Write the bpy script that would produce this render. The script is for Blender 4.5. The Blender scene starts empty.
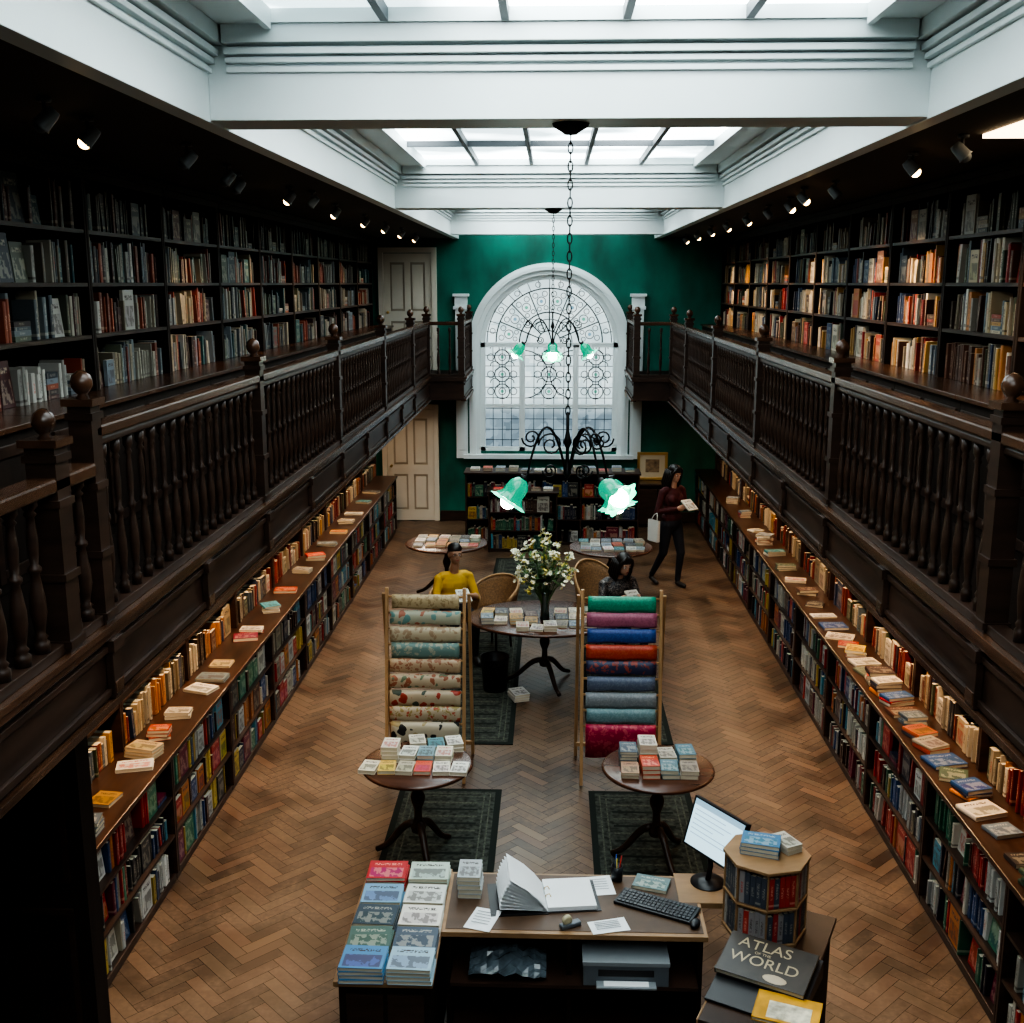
import bpy, math, random
import numpy as np
from mathutils import Vector, Matrix
R=random.Random(7)
scene=bpy.context.scene
try:
    scene.view_settings.view_transform='AgX'; scene.view_settings.look='AgX - High Contrast'; scene.view_settings.exposure=.38
except Exception as e: print(e)
COL=scene.collection
pi=math.pi
# ---------------------------------------------------------------- materials
MC={}
def nt(name):
    m=bpy.data.materials.new(name); m.use_nodes=True
    t=m.node_tree; b=t.nodes['Principled BSDF']
    return m,t,b
def M(name,col,rough=.5,metal=0.,noise=0.,scale=(8,8,8),emit=None,es=0.,alpha=None,trans=0.,bump=0.,spec=.5):
    if name in MC: return MC[name]
    m,t,b=nt(name)
    b.inputs['Base Color'].default_value=(*col,1)
    b.inputs['Roughness'].default_value=rough
    b.inputs['Metallic'].default_value=metal
    b.inputs['Specular IOR Level'].default_value=spec
    if trans: b.inputs['Transmission Weight'].default_value=trans
    if emit:
        b.inputs['Emission Color'].default_value=(*emit,1); b.inputs['Emission Strength'].default_value=es
    if noise:
        tc=t.nodes.new('ShaderNodeTexCoord'); mp=t.nodes.new('ShaderNodeMapping'); mp.inputs['Scale'].default_value=scale
        n=t.nodes.new('ShaderNodeTexNoise'); n.inputs['Scale'].default_value=1; n.inputs['Detail'].default_value=5
        r=t.nodes.new('ShaderNodeValToRGB')
        r.color_ramp.elements[0].position=.3; r.color_ramp.elements[1].position=.7
        r.color_ramp.elements[0].color=(*[c*(1-noise) for c in col],1)
        r.color_ramp.elements[1].color=(*[min(1,c*(1+noise)) for c in col],1)
        t.links.new(tc.outputs['Object'],mp.inputs[0]); t.links.new(mp.outputs[0],n.inputs['Vector'])
        t.links.new(n.outputs['Fac'],r.inputs[0]); t.links.new(r.outputs[0],b.inputs['Base Color'])
        if emit: t.links.new(r.outputs[0],b.inputs['Emission Color'])
        if bump:
            bp=t.nodes.new('ShaderNodeBump'); bp.inputs['Strength'].default_value=bump; bp.inputs['Distance'].default_value=.01
            t.links.new(n.outputs['Fac'],bp.inputs['Height']); t.links.new(bp.outputs[0],b.inputs['Normal'])
    MC[name]=m; return m
def mathn(t,op,a,b=None,c=None):
    n=t.nodes.new('ShaderNodeMath'); n.operation=op
    for i,x in enumerate((a,b,c)):
        if x is None: continue
        if isinstance(x,(int,float)): n.inputs[i].default_value=x
        else: t.links.new(x,n.inputs[i])
    return n.outputs[0]
def between(t,x,lo,hi):
    return mathn(t,'MULTIPLY',mathn(t,'GREATER_THAN',x,lo),mathn(t,'LESS_THAN',x,hi))
def mixc(t,f,a,b):
    n=t.nodes.new('ShaderNodeMix'); n.data_type='RGBA'
    if isinstance(f,(int,float)): n.inputs[0].default_value=f
    else: t.links.new(f,n.inputs[0])
    for i,x in ((6,a),(7,b)):
        if isinstance(x,tuple): n.inputs[i].default_value=x
        else: t.links.new(x,n.inputs[i])
    return n.outputs[2]
def book_mat(name,src,kind):
    m,t,b=nt(name); b.inputs['Roughness'].default_value=.42
    if src=='obj':
        oi=t.nodes.new('ShaderNodeObjectInfo'); base=oi.outputs['Color']; rnd=oi.outputs['Random']
        tc=t.nodes.new('ShaderNodeTexCoord'); vec=tc.outputs['Generated']
    else:
        at=t.nodes.new('ShaderNodeAttribute'); at.attribute_name='col'; base=at.outputs['Color']; rnd=at.outputs['Alpha']
        uv=t.nodes.new('ShaderNodeUVMap'); uv.uv_map='uv'; vec=uv.outputs[0]
    sp=t.nodes.new('ShaderNodeSeparateXYZ'); t.links.new(vec,sp.inputs[0])
    if src=='obj':
        u,v=(sp.outputs[1],sp.outputs[2]) if kind=='spine' else (sp.outputs[0],sp.outputs[1])
    else: u,v=sp.outputs[0],sp.outputs[1]
    bw=t.nodes.new('ShaderNodeRGBToBW'); t.links.new(base,bw.inputs[0])
    isl=mathn(t,'GREATER_THAN',bw.outputs[0],.16)
    hv=t.nodes.new('ShaderNodeMixRGB'); hv.blend_type='ADD'; hv.inputs[0].default_value=1; t.links.new(base,hv.inputs[1]); hv.inputs[2].default_value=(.26,.23,.17,1)
    acc=mixc(t,isl,hv.outputs[0],(.05,.035,.03,1))
    acc=mixc(t,mathn(t,'MULTIPLY',between(t,rnd,.1,.24),isl),acc,(.40,.04,.02,1))
    cb=t.nodes.new('ShaderNodeCombineXYZ')
    off=mathn(t,'MULTIPLY',rnd,37.)
    if kind=='spine':
        t.links.new(mathn(t,'ADD',mathn(t,'MULTIPLY',u,2.),off),cb.inputs[0])
        t.links.new(mathn(t,'MULTIPLY',v,44.),cb.inputs[1])
    else:
        t.links.new(mathn(t,'ADD',mathn(t,'MULTIPLY',u,22.),off),cb.inputs[0])
        t.links.new(mathn(t,'MULTIPLY',v,15.),cb.inputs[1])
    n=t.nodes.new('ShaderNodeTexNoise'); n.inputs['Scale'].default_value=1.; n.inputs['Detail'].default_value=1
    t.links.new(cb.outputs[0],n.inputs['Vector'])
    ink=mathn(t,'GREATER_THAN',n.outputs['Fac'],.5)
    if kind=='spine':
        top=mathn(t,'ADD',mathn(t,'MULTIPLY',rnd,.3),.58)
        title=mathn(t,'MULTIPLY',mathn(t,'MULTIPLY',between(t,v,.3,.99),mathn(t,'LESS_THAN',v,top)),ink)
        title=mathn(t,'MULTIPLY',title,between(t,u,.28,.72))
        c=mixc(t,mathn(t,'MULTIPLY',title,.75),base,acc)
        band=between(t,v,.08,.15)
        band=mathn(t,'MULTIPLY',band,mathn(t,'GREATER_THAN',rnd,.5))
        c=mixc(t,mathn(t,'MULTIPLY',band,.7),c,acc)
    else:
        hs=t.nodes.new('ShaderNodeHueSaturation'); t.links.new(base,hs.inputs['Color'])
        t.links.new(mathn(t,'ADD',mathn(t,'MULTIPLY',rnd,.3),.35),hs.inputs['Hue']); hs.inputs['Saturation'].default_value=1.1; hs.inputs['Value'].default_value=.6
        n2=t.nodes.new('ShaderNodeTexNoise'); n2.inputs['Scale'].default_value=.22; n2.inputs['Detail'].default_value=3
        t.links.new(cb.outputs[0],n2.inputs['Vector'])
        pic=mathn(t,'MULTIPLY',between(t,v,.08,.6),between(t,u,.08,.92))
        f=mathn(t,'MULTIPLY',pic,mathn(t,'GREATER_THAN',n2.outputs['Fac'],.5))
        c=mixc(t,mathn(t,'MULTIPLY',pic,.5),base,hs.outputs[0])
        c=mixc(t,mathn(t,'MULTIPLY',f,.6),c,acc)
        ti=mathn(t,'MULTIPLY',between(t,v,.74,.86),between(t,u,.15,.85))
        ti=mathn(t,'MULTIPLY',ti,ink)
        c=mixc(t,ti,c,acc)
    t.links.new(c,b.inputs['Base Color'])
    return m
SP_O=book_mat('book_spine_cloth','obj','spine'); CV_O=book_mat('book_cover_print','obj','cover')
SP_A=book_mat('book_spines_many','attr','spine'); CV_A=book_mat('book_covers_many','attr','cover')
PAGE=M('paper_pages',(.52,.46,.35),.8,noise=.12,scale=(3,3,90))
DARK=M('dark_stained_wood',(.034,.0175,.0115),.40,noise=.45,scale=(3,3,14),spec=.4)
RAILW=M('varnished_rail_wood',(.062,.029,.016),.26,noise=.4,scale=(8,3,8),spec=.5)
DARK2=M('dark_carcass_wood',(.017,.0105,.0075),.6,noise=.3,scale=(3,14,3),spec=.2)
LEDGE=M('polished_mahogany',(.040,.018,.010),.33,noise=.45,scale=(14,2,8),spec=.4)
TABLEW=M('table_mahogany',(.08,.032,.018),.25,noise=.3,scale=(3,12,8))
OAK=M('pale_oak',(.25,.145,.072),.45,noise=.2,scale=(3,12,12))
BEECH=M('beech_rods',(.36,.21,.10),.5,noise=.15,scale=(12,12,3))
WHITE=M('white_gloss_paint',(.70,.765,.765),.4,noise=.05,scale=(1,1,1))
CREAM=M('cream_door_paint',(.68,.62,.52),.45,noise=.06,scale=(2,2,2))
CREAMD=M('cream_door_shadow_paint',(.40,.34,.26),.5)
BLACK=M('black_plastic',(.012,.012,.014),.4)
BLACKM=M('black_iron',(.010,.010,.010),.45,metal=.6)
GREYP=M('grey_plastic',(.10,.115,.13),.4)
GREYL=M('light_grey_plastic',(.21,.23,.245),.4)
PAPER=M('white_paper',(.68,.69,.70),.7,noise=.03,scale=(4,4,4))
BRASS=M('brass',(.6,.42,.16),.3,metal=1)
LENS=M('warm_lamp_lens',(1,.8,.5),.3,emit=(1,.66,.30),es=11)
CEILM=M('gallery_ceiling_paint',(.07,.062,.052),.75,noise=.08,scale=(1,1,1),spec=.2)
GREEN=M('green_wall_paint',(.003,.112,.078),.55,noise=.42,scale=(2.2,1,1.2))
SIDEW=M('side_wall_paint',(.05,.04,.03),.8,noise=.1)
# ---------------------------------------------------------------- mesh builder
class MB:
    def __init__(s): s.v=[];s.f=[];s.m=[];s.sm=[];s.mats=[]
    def mi(s,mat):
        if mat not in s.mats: s.mats.append(mat)
        return s.mats.index(mat)
    def add(s,vs,fs,mat,smooth=False,X=None):
        o=len(s.v)
        if X is not None: vs=[X@Vector(p) for p in vs]
        s.v.extend([tuple(p) for p in vs]); k=s.mi(mat)
        for f in fs: s.f.append(tuple(i+o for i in f)); s.m.append(k); s.sm.append(smooth)
        return s
    def box(s,x0,x1,y0,y1,z0,z1,mat,X=None):
        x0,x1=min(x0,x1),max(x0,x1); y0,y1=min(y0,y1),max(y0,y1)
        vs=[(x0,y0,z0),(x1,y0,z0),(x1,y1,z0),(x0,y1,z0),(x0,y0,z1),(x1,y0,z1),(x1,y1,z1),(x0,y1,z1)]
        return s.add(vs,[(0,3,2,1),(4,5,6,7),(0,1,5,4),(1,2,6,5),(2,3,7,6),(3,0,4,7)],mat,False,X)
    def lathe(s,prof,mat,seg=16,c=(0,0,0),X=None,smooth=True,frill=0,nf=8):
        vs=[];fs=[];n=len(prof)
        for i,(r,z) in enumerate(prof):
            for j in range(seg):
                a=2*pi*j/seg; rr=r*(1+(frill*math.cos(nf*a)*(i/(n-1))**3 if frill else 0))
                vs.append((c[0]+rr*math.cos(a),c[1]+rr*math.sin(a),c[2]+z))
        for i in range(n-1):
            for j in range(seg):
                k=(j+1)%seg
                fs.append((i*seg+j,i*seg+k,(i+1)*seg+k,(i+1)*seg+j))
        if prof[0][0]>1e-5 and not frill: fs.append(tuple(reversed(range(seg))))
        if prof[-1][0]>1e-5 and not frill: fs.append(tuple(range((n-1)*seg,n*seg)))
        return s.add(vs,fs,mat,smooth,X)
    def tube(s,pts,r,mat,seg=8,closed=False,X=None,smooth=True):
        P=[Vector(p) for p in pts]; n=len(P)
        rs=r if isinstance(r,(list,tuple)) else [r]*n
        vs=[];fs=[]; up=None
        for i in range(n):
            if closed: d=P[(i+1)%n]-P[i-1]
            else: d=P[min(i+1,n-1)]-P[max(i-1,0)]
            if d.length<1e-9: d=Vector((0,0,1))
            d.normalize()
            if up is None:
                up=Vector((0,0,1)) if abs(d.z)<.9 else Vector((1,0,0))
            up=(up-d*up.dot(d))
            if up.length<1e-6: up=d.orthogonal()
            up.normalize(); w=d.cross(up)
            for j in range(seg):
                a=2*pi*j/seg; vs.append(P[i]+(up*math.cos(a)+w*math.sin(a))*rs[i])
        m=n if closed else n-1
        for i in range(m):
            k=(i+1)%n
            for j in range(seg):
                l=(j+1)%seg; fs.append((i*seg+j,k*seg+j,k*seg+l,i*seg+l))
        if not closed:
            fs.append(tuple(range(seg))); fs.append(tuple(reversed(range((n-1)*seg,n*seg))))
        return s.add(vs,fs,mat,smooth,X)
    def ell(s,c,r,mat,X=None,su=14,sv=9):
        vs=[];fs=[]
        for i in range(sv+1):
            th=pi*i/sv
            for j in range(su):
                a=2*pi*j/su
                vs.append((c[0]+r[0]*max(math.sin(th),.001)*math.cos(a),c[1]+r[1]*max(math.sin(th),.001)*math.sin(a),c[2]-r[2]*math.cos(th)))
        for i in range(sv):
            for j in range(su):
                k=(j+1)%su; fs.append((i*su+j,i*su+k,(i+1)*su+k,(i+1)*su+j))
        fs.append(tuple(reversed(range(su)))); fs.append(tuple(range(sv*su,(sv+1)*su)))
        return s.add(vs,fs,mat,True,X)
    def mesh(s,name):
        me=bpy.data.meshes.new(name); me.from_pydata(s.v,[],s.f)
        for m in s.mats: me.materials.append(m)
        me.polygons.foreach_set('material_index',s.m); me.polygons.foreach_set('use_smooth',s.sm); me.update()
        return me
    def obj(s,name,**k): return link(name,s.mesh(name),**k)
def link(name,data,parent=None,loc=(0,0,0),rot=(0,0,0),scale=(1,1,1),label=None,category=None,group=None,kind=None,bevel=0,color=None):
    o=bpy.data.objects.new(name,data); COL.objects.link(o)
    o.location=loc; o.rotation_euler=rot; o.scale=scale
    if parent: o.parent=parent
    if label: o['label']=label
    if category: o['category']=category
    if group: o['group']=group
    if kind: o['kind']=kind
    if color: o.color=(*color,1)
    if bevel:
        b=o.modifiers.new('bevel','BEVEL'); b.width=bevel; b.segments=2; b.limit_method='ANGLE'
    return o
def thing(name,label,cat,loc,rz=0,group=None):
    o=link(name,None,loc=loc,rot=(0,0,rz),label=label,category=cat,group=group); o.empty_display_size=.1; return o
def structure(mb,name,**k): return mb.obj(name,kind='structure',**k)
# ---------------------------------------------------------------- camera
F=1100.; PITCH=math.atan(228.5/F); YAW=math.radians(2.09)
cam=bpy.data.cameras.new('camera'); cam.lens=F/1024*36; cam.sensor_width=36; cam.clip_end=100
co=bpy.data.objects.new('camera',cam); COL.objects.link(co)
co.location=(0,0,4.2); co.rotation_euler=(pi/2-PITCH,0,YAW); scene.camera=co
CI=(Matrix.Translation(co.location)@co.rotation_euler.to_matrix().to_4x4()).inverted()
def inframe(p,mg=.02):
    q=CI@Vector(p)
    if q.z>-.2: return False
    return abs(q.x/-q.z)*F<512*(1+mg) and abs(q.y/-q.z)*F<512*(1+mg)
# ---------------------------------------------------------------- floor (herringbone)
def floor():
    m,t,b=nt('herringbone_oak')
    at=t.nodes.new('ShaderNodeAttribute'); at.attribute_name='col'
    tc=t.nodes.new('ShaderNodeTexCoord'); mp=t.nodes.new('ShaderNodeMapping'); mp.inputs['Scale'].default_value=(30,30,30)
    n=t.nodes.new('ShaderNodeTexNoise'); n.inputs['Scale'].default_value=1; n.inputs['Detail'].default_value=4
    t.links.new(tc.outputs['Object'],mp.inputs[0]); t.links.new(mp.outputs[0],n.inputs['Vector'])
    n2=t.nodes.new('ShaderNodeTexNoise'); n2.inputs['Scale'].default_value=1.3; n2.inputs['Detail'].default_value=6; n2.inputs['Roughness'].default_value=.65
    t.links.new(tc.outputs['Object'],n2.inputs['Vector'])
    rp=t.nodes.new('ShaderNodeMapRange'); t.links.new(n2.outputs['Fac'],rp.inputs[0]); rp.inputs[1].default_value=.42; rp.inputs[2].default_value=.60
    f=mathn(t,'MULTIPLY',mathn(t,'MULTIPLY',n.outputs['Fac'],rp.outputs[0]),1.1)
    c=mixc(t,f,at.outputs['Color'],(.180,.112,.068,1))
    t.links.new(c,b.inputs['Base Color'])
    t.links.new(mathn(t,'ADD',mathn(t,'MULTIPLY',n2.outputs['Fac'],.5),.16),b.inputs['Roughness'])
    b.inputs['Specular IOR Level'].default_value=.45
    gap=M('floor_gap',(.012,.007,.004),.9)
    w=.085;N=4; g=.0014
    vs=[];fs=[];cs=[]
    ca=math.cos(pi/4)
    def emit(x0,x1,y0,y1,tone):
        q=[]
        for x,y in ((x0+g,y0+g),(x1-g,y0+g),(x1-g,y1-g),(x0+g,y1-g)):
            q.append((ca*(x-y),ca*(x+y)))
        cx=sum(p[0] for p in q)/4; cy=sum(p[1] for p in q)/4
        if abs(cx)>3.2 or cy<2.0 or cy>19.4: return
        o=len(vs); vs.extend([(min(3.2,max(-3.3,a)),min(19.4,bb),0) for a,bb in q]); fs.append((o,o+1,o+2,o+3)); cs.append(tone)
    K=int(22/w)
    for r in range(-K//2,int(K*1.1)):
        for mm in range(-K//(2*N)-2,K//(2*N)+3):
            for kind in (0,1):
                tone=R.uniform(.5,1.3)*(1.12 if kind else .88)
                if R.random()<.07: tone*=1.35
                wr=R.uniform(.90,1.10)
                tn=(.082*tone,.047*tone*wr,.0275*tone*wr)
                if kind==0: x=r+2*N*mm; emit(x*w,(x+N)*w,r*w,(r+1)*w,tn)
                else: y=r-2*N+1+2*N*mm; emit(r*w,(r+1)*w,y*w,(y+N)*w,tn)
    o=len(vs); vs.extend([(-3.3,-1.5,-.003),(3.2,-1.5,-.003),(3.2,19.5,-.003),(-3.3,19.5,-.003),(-3.3,-1.5,-.1),(3.2,-1.5,-.1),(3.2,19.5,-.1),(-3.3,19.5,-.1)])
    ex=[(0,1,2,3),(7,6,5,4),(0,4,5,1),(1,5,6,2),(2,6,7,3),(3,7,4,0)]
    for f in ex: fs.append(tuple(i+o for i in f)); cs.append((.02,.01,.01))
    me=bpy.data.meshes.new('floor'); me.from_pydata(vs,[],fs); me.materials.append(m); me.materials.append(gap)
    mi=[0]*len(fs); mi[-6:]=[1]*6; me.polygons.foreach_set('material_index',mi)
    ca_=me.color_attributes.new('col','FLOAT_COLOR','CORNER'); arr=[]
    for f,c in zip(fs,cs): arr+= [c[0],c[1],c[2],1]*len(f)
    ca_.data.foreach_set('color',arr); me.update()
    link('floor',me,kind='structure')
floor()
# ---------------------------------------------------------------- walls, window
WX=-.06; WZ=3.14; WR=1.2; YF=19.4; WB=1.27
def shell():
    for nm,x0,x1 in (('wall_left',-3.4,-3.3),('wall_right',3.2,3.3)):
        structure(MB().box(x0,x1,-1.5,19.6,0,5.6,SIDEW),nm)
    structure(MB().box(-3.3,3.2,-1.6,-1.5,0,5.6,SIDEW),'wall_near')
    w=MB(); T=5.6
    def q(a,b,c,d): w.add([(p[0],YF,p[1]) for p in (a,b,c,d)],[(0,1,2,3)],GREEN)
    q((-3.3,0),(WX-WR,0),(WX-WR,T),(-3.3,T)); q((WX+WR,0),(3.2,0),(3.2,T),(WX+WR,T)); q((WX-WR,0),(WX+WR,0),(WX+WR,WB),(WX-WR,WB))
    n=32; A=[(WX-WR*math.cos(pi*i/n),WZ+WR*math.sin(pi*i/n)) for i in range(n+1)]
    for i in range(n): q(A[i],A[i+1],(A[i+1][0],T),(A[i][0],T))
    B=[(WX-WR,WB)]+A+[(WX+WR,WB)]
    for i in range(len(B)):
        a=B[i];b=B[(i+1)%len(B)]
        w.add([(a[0],YF,a[1]),(b[0],YF,b[1]),(b[0],YF+.2,b[1]),(a[0],YF+.2,a[1])],[(0,1,2,3)],WHITE)
    structure(w,'wall_far')
    m,t,b=nt('leaded_window_glass')
    tc=t.nodes.new('ShaderNodeTexCoord'); sp=t.nodes.new('ShaderNodeSeparateXYZ'); t.links.new(tc.outputs['Object'],sp.inputs[0])
    br=t.nodes.new('ShaderNodeTexVoronoi'); br.distance='CHEBYCHEV'; br.inputs['Scale'].default_value=7; t.links.new(tc.outputs['Object'],br.inputs['Vector'])
    nz=t.nodes.new('ShaderNodeTexNoise'); nz.inputs['Scale'].default_value=2.2; nz.inputs['Detail'].default_value=3; t.links.new(tc.outputs['Object'],nz.inputs['Vector'])
    r=t.nodes.new('ShaderNodeMapRange'); t.links.new(sp.outputs[2],r.inputs[0]); r.inputs[1].default_value=1.9; r.inputs[2].default_value=2.2
    sepc=t.nodes.new('ShaderNodeSeparateColor'); t.links.new(br.outputs['Color'],sepc.inputs[0])
    low=mixc(t,sepc.outputs[0],(.05,.075,.10,1),(.18,.24,.28,1))
    hi=mixc(t,sepc.outputs[1],(.46,.58,.60,1),(.66,.76,.76,1))
    c=mixc(t,r.outputs[0],low,hi)
    c=mixc(t,mathn(t,'MULTIPLY',nz.outputs['Fac'],.5),c,(.20,.27,.29,1))
    t.links.new(c,b.inputs['Emission Color']); b.inputs['Emission Strength'].default_value=1.3; b.inputs['Base Color'].default_value=(.05,.06,.07,1); b.inputs['Roughness'].default_value=.15
    g=MB(); g.add([(p[0],YF+.12,p[1]) for p in B],[tuple(range(len(B)))],m); 
    LEAD=M('lead_came',(.010,.016,.020),.6)
    y=YF+.105
    def T_(pts,rr=.010,cl=False): g.tube([(WX+a,y,z) for a,z in pts],rr,LEAD,5,cl)
    def circ(cx,cz,r,n=20,rr=.009): T_([(cx+r*math.cos(2*pi*i/n),cz+r*math.sin(2*pi*i/n)) for i in range(n)],rr,True)
    def arc(cx,cz,r,a0,a1,n=16,rr=.009): T_([(cx+r*math.cos(a0+(a1-a0)*i/n),cz+r*math.sin(a0+(a1-a0)*i/n)) for i in range(n+1)],rr)
    JG=M('jewel_green_glass',(.01,.1,.06),.1,emit=(.12,.34,.27),es=1.); JB=M('jewel_blue_glass',(.01,.05,.1),.1,emit=(.18,.31,.38),es=1.)
    def disc(cx,cz,r,mt): g.add([(WX+cx+r*math.cos(2*pi*i/12),YF+.112,cz+r*math.sin(2*pi*i/12)) for i in range(12)],[tuple(range(12))],mt)
    O=WZ+.04
    for r_,rr in ((1.09,.009),(.93,.012),(.52,.012),(.40,.008),(.2,.010)): arc(0,O,r_,0,pi,34,rr)
    for k in range(1,18):
        a=pi*k/18; T_([(.93*math.cos(a),O+.93*math.sin(a)),(1.18*math.cos(a),O+1.13*math.sin(a))],.006)
    for k in range(1,8):
        a=pi*k/8; T_([(.2*math.cos(a),O+.2*math.sin(a)),(.93*math.cos(a),O+.93*math.sin(a))],.011)
    for k in range(8):
        a=pi*(k+.5)/8; cx=.72*math.cos(a);cz=O+.72*math.sin(a)
        circ(cx,cz,.075,16,.007); disc(cx,cz,.03,JG if k%2 else JB)
        for sg in (-1,1):
            x1=.84*math.cos(a+sg*.1); z1=O+.84*math.sin(a+sg*.1); circ(x1,z1,.045,12,.006)
            x1=.60*math.cos(a+sg*.1); z1=O+.60*math.sin(a+sg*.1); circ(x1,z1,.035,12,.006)
        x1=1.01*math.cos(a); z1=O+1.01*math.sin(a); circ(x1,z1,.045,12,.006)
    for X0,X1 in ((-1.15,-.5),(-.44,.44),(.5,1.15)):
        nx=4 if X1-X0<.8 else 5
        for i in range(1,nx): xx=X0+(X1-X0)*i/nx; T_([(xx,WB+.03),(xx,WZ)],.006)
        for i in range(1,10): zz=WB+i*.187; T_([(X0,zz),(X1,zz)],.006)
        mx=(X0+X1)/2
        for zc in (2.92,2.62,2.32):
            circ(mx,zc,.13,20,.009); circ(mx,zc,.06,12,.007); disc(mx,zc,.03,JG)
            for s in (-1,1):
                circ(mx+s*.2,zc,.06,12,.007); arc(mx+s*.13,zc+.15,.08,pi/2-s*pi/2,pi/2+s*pi,10,.008)
        if X1-X0>.8:
            for s in (-1,1): arc(mx+s*.44,2.62,.42,pi/2 if s>0 else -pi/2,3*pi/2 if s>0 else pi/2,18,.009)
    structure(g,'window_1')
    f=MB()
    def ring(r0,r1,y0,y1,z0):
        n=36; ang=[pi*i/n for i in range(n+1)]
        inn=[(WX+r0,z0)]+[(WX+r0*math.cos(a),WZ+r0*math.sin(a)) for a in ang]+[(WX-r0,z0)]
        out=[(WX+r1,z0)]+[(WX+r1*math.cos(a),WZ+r1*math.sin(a)) for a in ang]+[(WX-r1,z0)]
        k=len(inn); vs=[(p[0],y0,p[1]) for p in inn]+[(p[0],y0,p[1]) for p in out]+[(p[0],y1,p[1]) for p in inn]+[(p[0],y1,p[1]) for p in out]
        fs=[]
        for i in range(k-1):
            fs+=[(i,i+1,k+i+1,k+i),(2*k+i,3*k+i,3*k+i+1,2*k+i+1),(i,2*k+i,2*k+i+1,i+1),(k+i,k+i+1,3*k+i+1,3*k+i)]
        fs+=[(0,k,3*k,2*k),(k-1,3*k-1,4*k-1,2*k-1)]
        f.add(vs,fs,WHITE)
    ring(1.2,1.40,YF-.06,YF-.001,WB-.05); ring(1.28,1.34,YF-.1,YF-.06,WB-.05); ring(1.12,1.2,YF+.0,YF+.1,WB)
    for xx in (-.47,.47): f.box(WX+xx-.05,WX+xx+.05,YF+.0,YF+.1,WB,WZ,WHITE)
    f.box(WX-1.2,WX+1.2,YF+.0,YF+.1,WZ-.04,WZ+.04,WHITE); f.box(WX-1.2,WX+1.2,YF+.02,YF+.1,2.04,2.10,WHITE)
    f.box(WX-1.2,WX+1.2,YF+.0,YF+.1,WB,WB+.07,WHITE)
    f.box(WX-1.5,WX+1.5,YF-.16,YF,WB-.12,WB-.05,WHITE)
    structure(f,'trim_1')
    p=MB()
    for s in (-1,1):
        c=WX+s*1.53
        p.box(c-.1,c+.1,YF-.1,YF,1.15,3.75,WHITE); p.box(c-.07,c+.07,YF-.115,YF-.1,1.3,3.6,WHITE)
        p.box(c-.13,c+.13,YF-.13,YF,3.75,3.81,WHITE); p.box(c-.11,c+.11,YF-.11,YF,3.81,3.97,WHITE); p.box(c-.14,c+.14,YF-.14,YF,3.97,4.02,WHITE)
    structure(p,'trim_2',bevel=.004)
    structure(MB().box(-2.0,3.1,YF-.025,YF,0,.18,DARK),'baseboard_far',bevel=.004)
    for i,z0 in ((1,0.0),(2,2.7)):
        d=MB(); x0,x1=-2.93,-2.1; y=YF-.06; H=2.0; mx=(x0+x1)/2
        d.box(x0,x1,YF-.03,YF-.005,z0+.005,z0+H,CREAMD)
        for a0,a1,b0,b1 in ((x0,x0+.11,.01,H),(x1-.11,x1,.01,H),(x0+.11,x1-.11,.01,.2),(x0+.11,x1-.11,.85,1.02),(x0+.11,x1-.11,1.85,H),(mx-.05,mx+.05,.2,.85),(mx-.05,mx+.05,1.02,1.85)):
            d.box(a0,a1,y,YF-.03,z0+b0,z0+b1,CREAM)
        for a0,a1 in ((x0+.11,mx-.05),(mx+.05,x1-.11)):
            for b0,b1 in ((.2,.85),(1.02,1.85)):
                d.box(a0+.035,a1-.035,y+.008,YF-.03,z0+b0+.04,z0+b1-.04,CREAM)
        for a0,a1,b0,b1 in ((x0-.09,x0-.005,0,H+.1),(x1+.005,x1+.09,0,H+.1),(x0-.005,x1+.005,H+.005,H+.1)): d.box(a0,a1,y-.03,YF-.002,z0+b0+.005,z0+b1,CREAM)
        o=structure(d,'door_%d'%i)
        k=MB(); X=Matrix.Translation((x0+.07,y,z0+1.0))@Matrix.Rotation(pi/2,4,'X')
        k.lathe([(.022,0),(.022,.006),(.008,.01),(.008,.03),(.022,.038),(.026,.05),(.018,.062),(0,.064)],BRASS,12,X=X)
        k.obj('door_knob',parent=o,label='round brass knob')
    p=MB(); p.box(-3.28,-2.40,5.12,5.27,.001,2.57,DARK2)
    for z0,z1 in ((.15,1.0),(1.15,2.2)):
        for e in (0,.03): p.box(-3.2+e,-2.48-e,5.105-e*.2,5.12,z0+e,z1-e,DARK if e==0 else DARK2)
    structure(p,'trim_40')
shell()
def sign():
    MB().box(-.16,.16,-.012,0,-.04,.04,M('sign_board',(.10,.085,.06),.5)).obj('sign',loc=(-2.5,YF-.1,4.87),label='small dark rectangular sign above the upper door',category='sign',bevel=.003)
sign()
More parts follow.
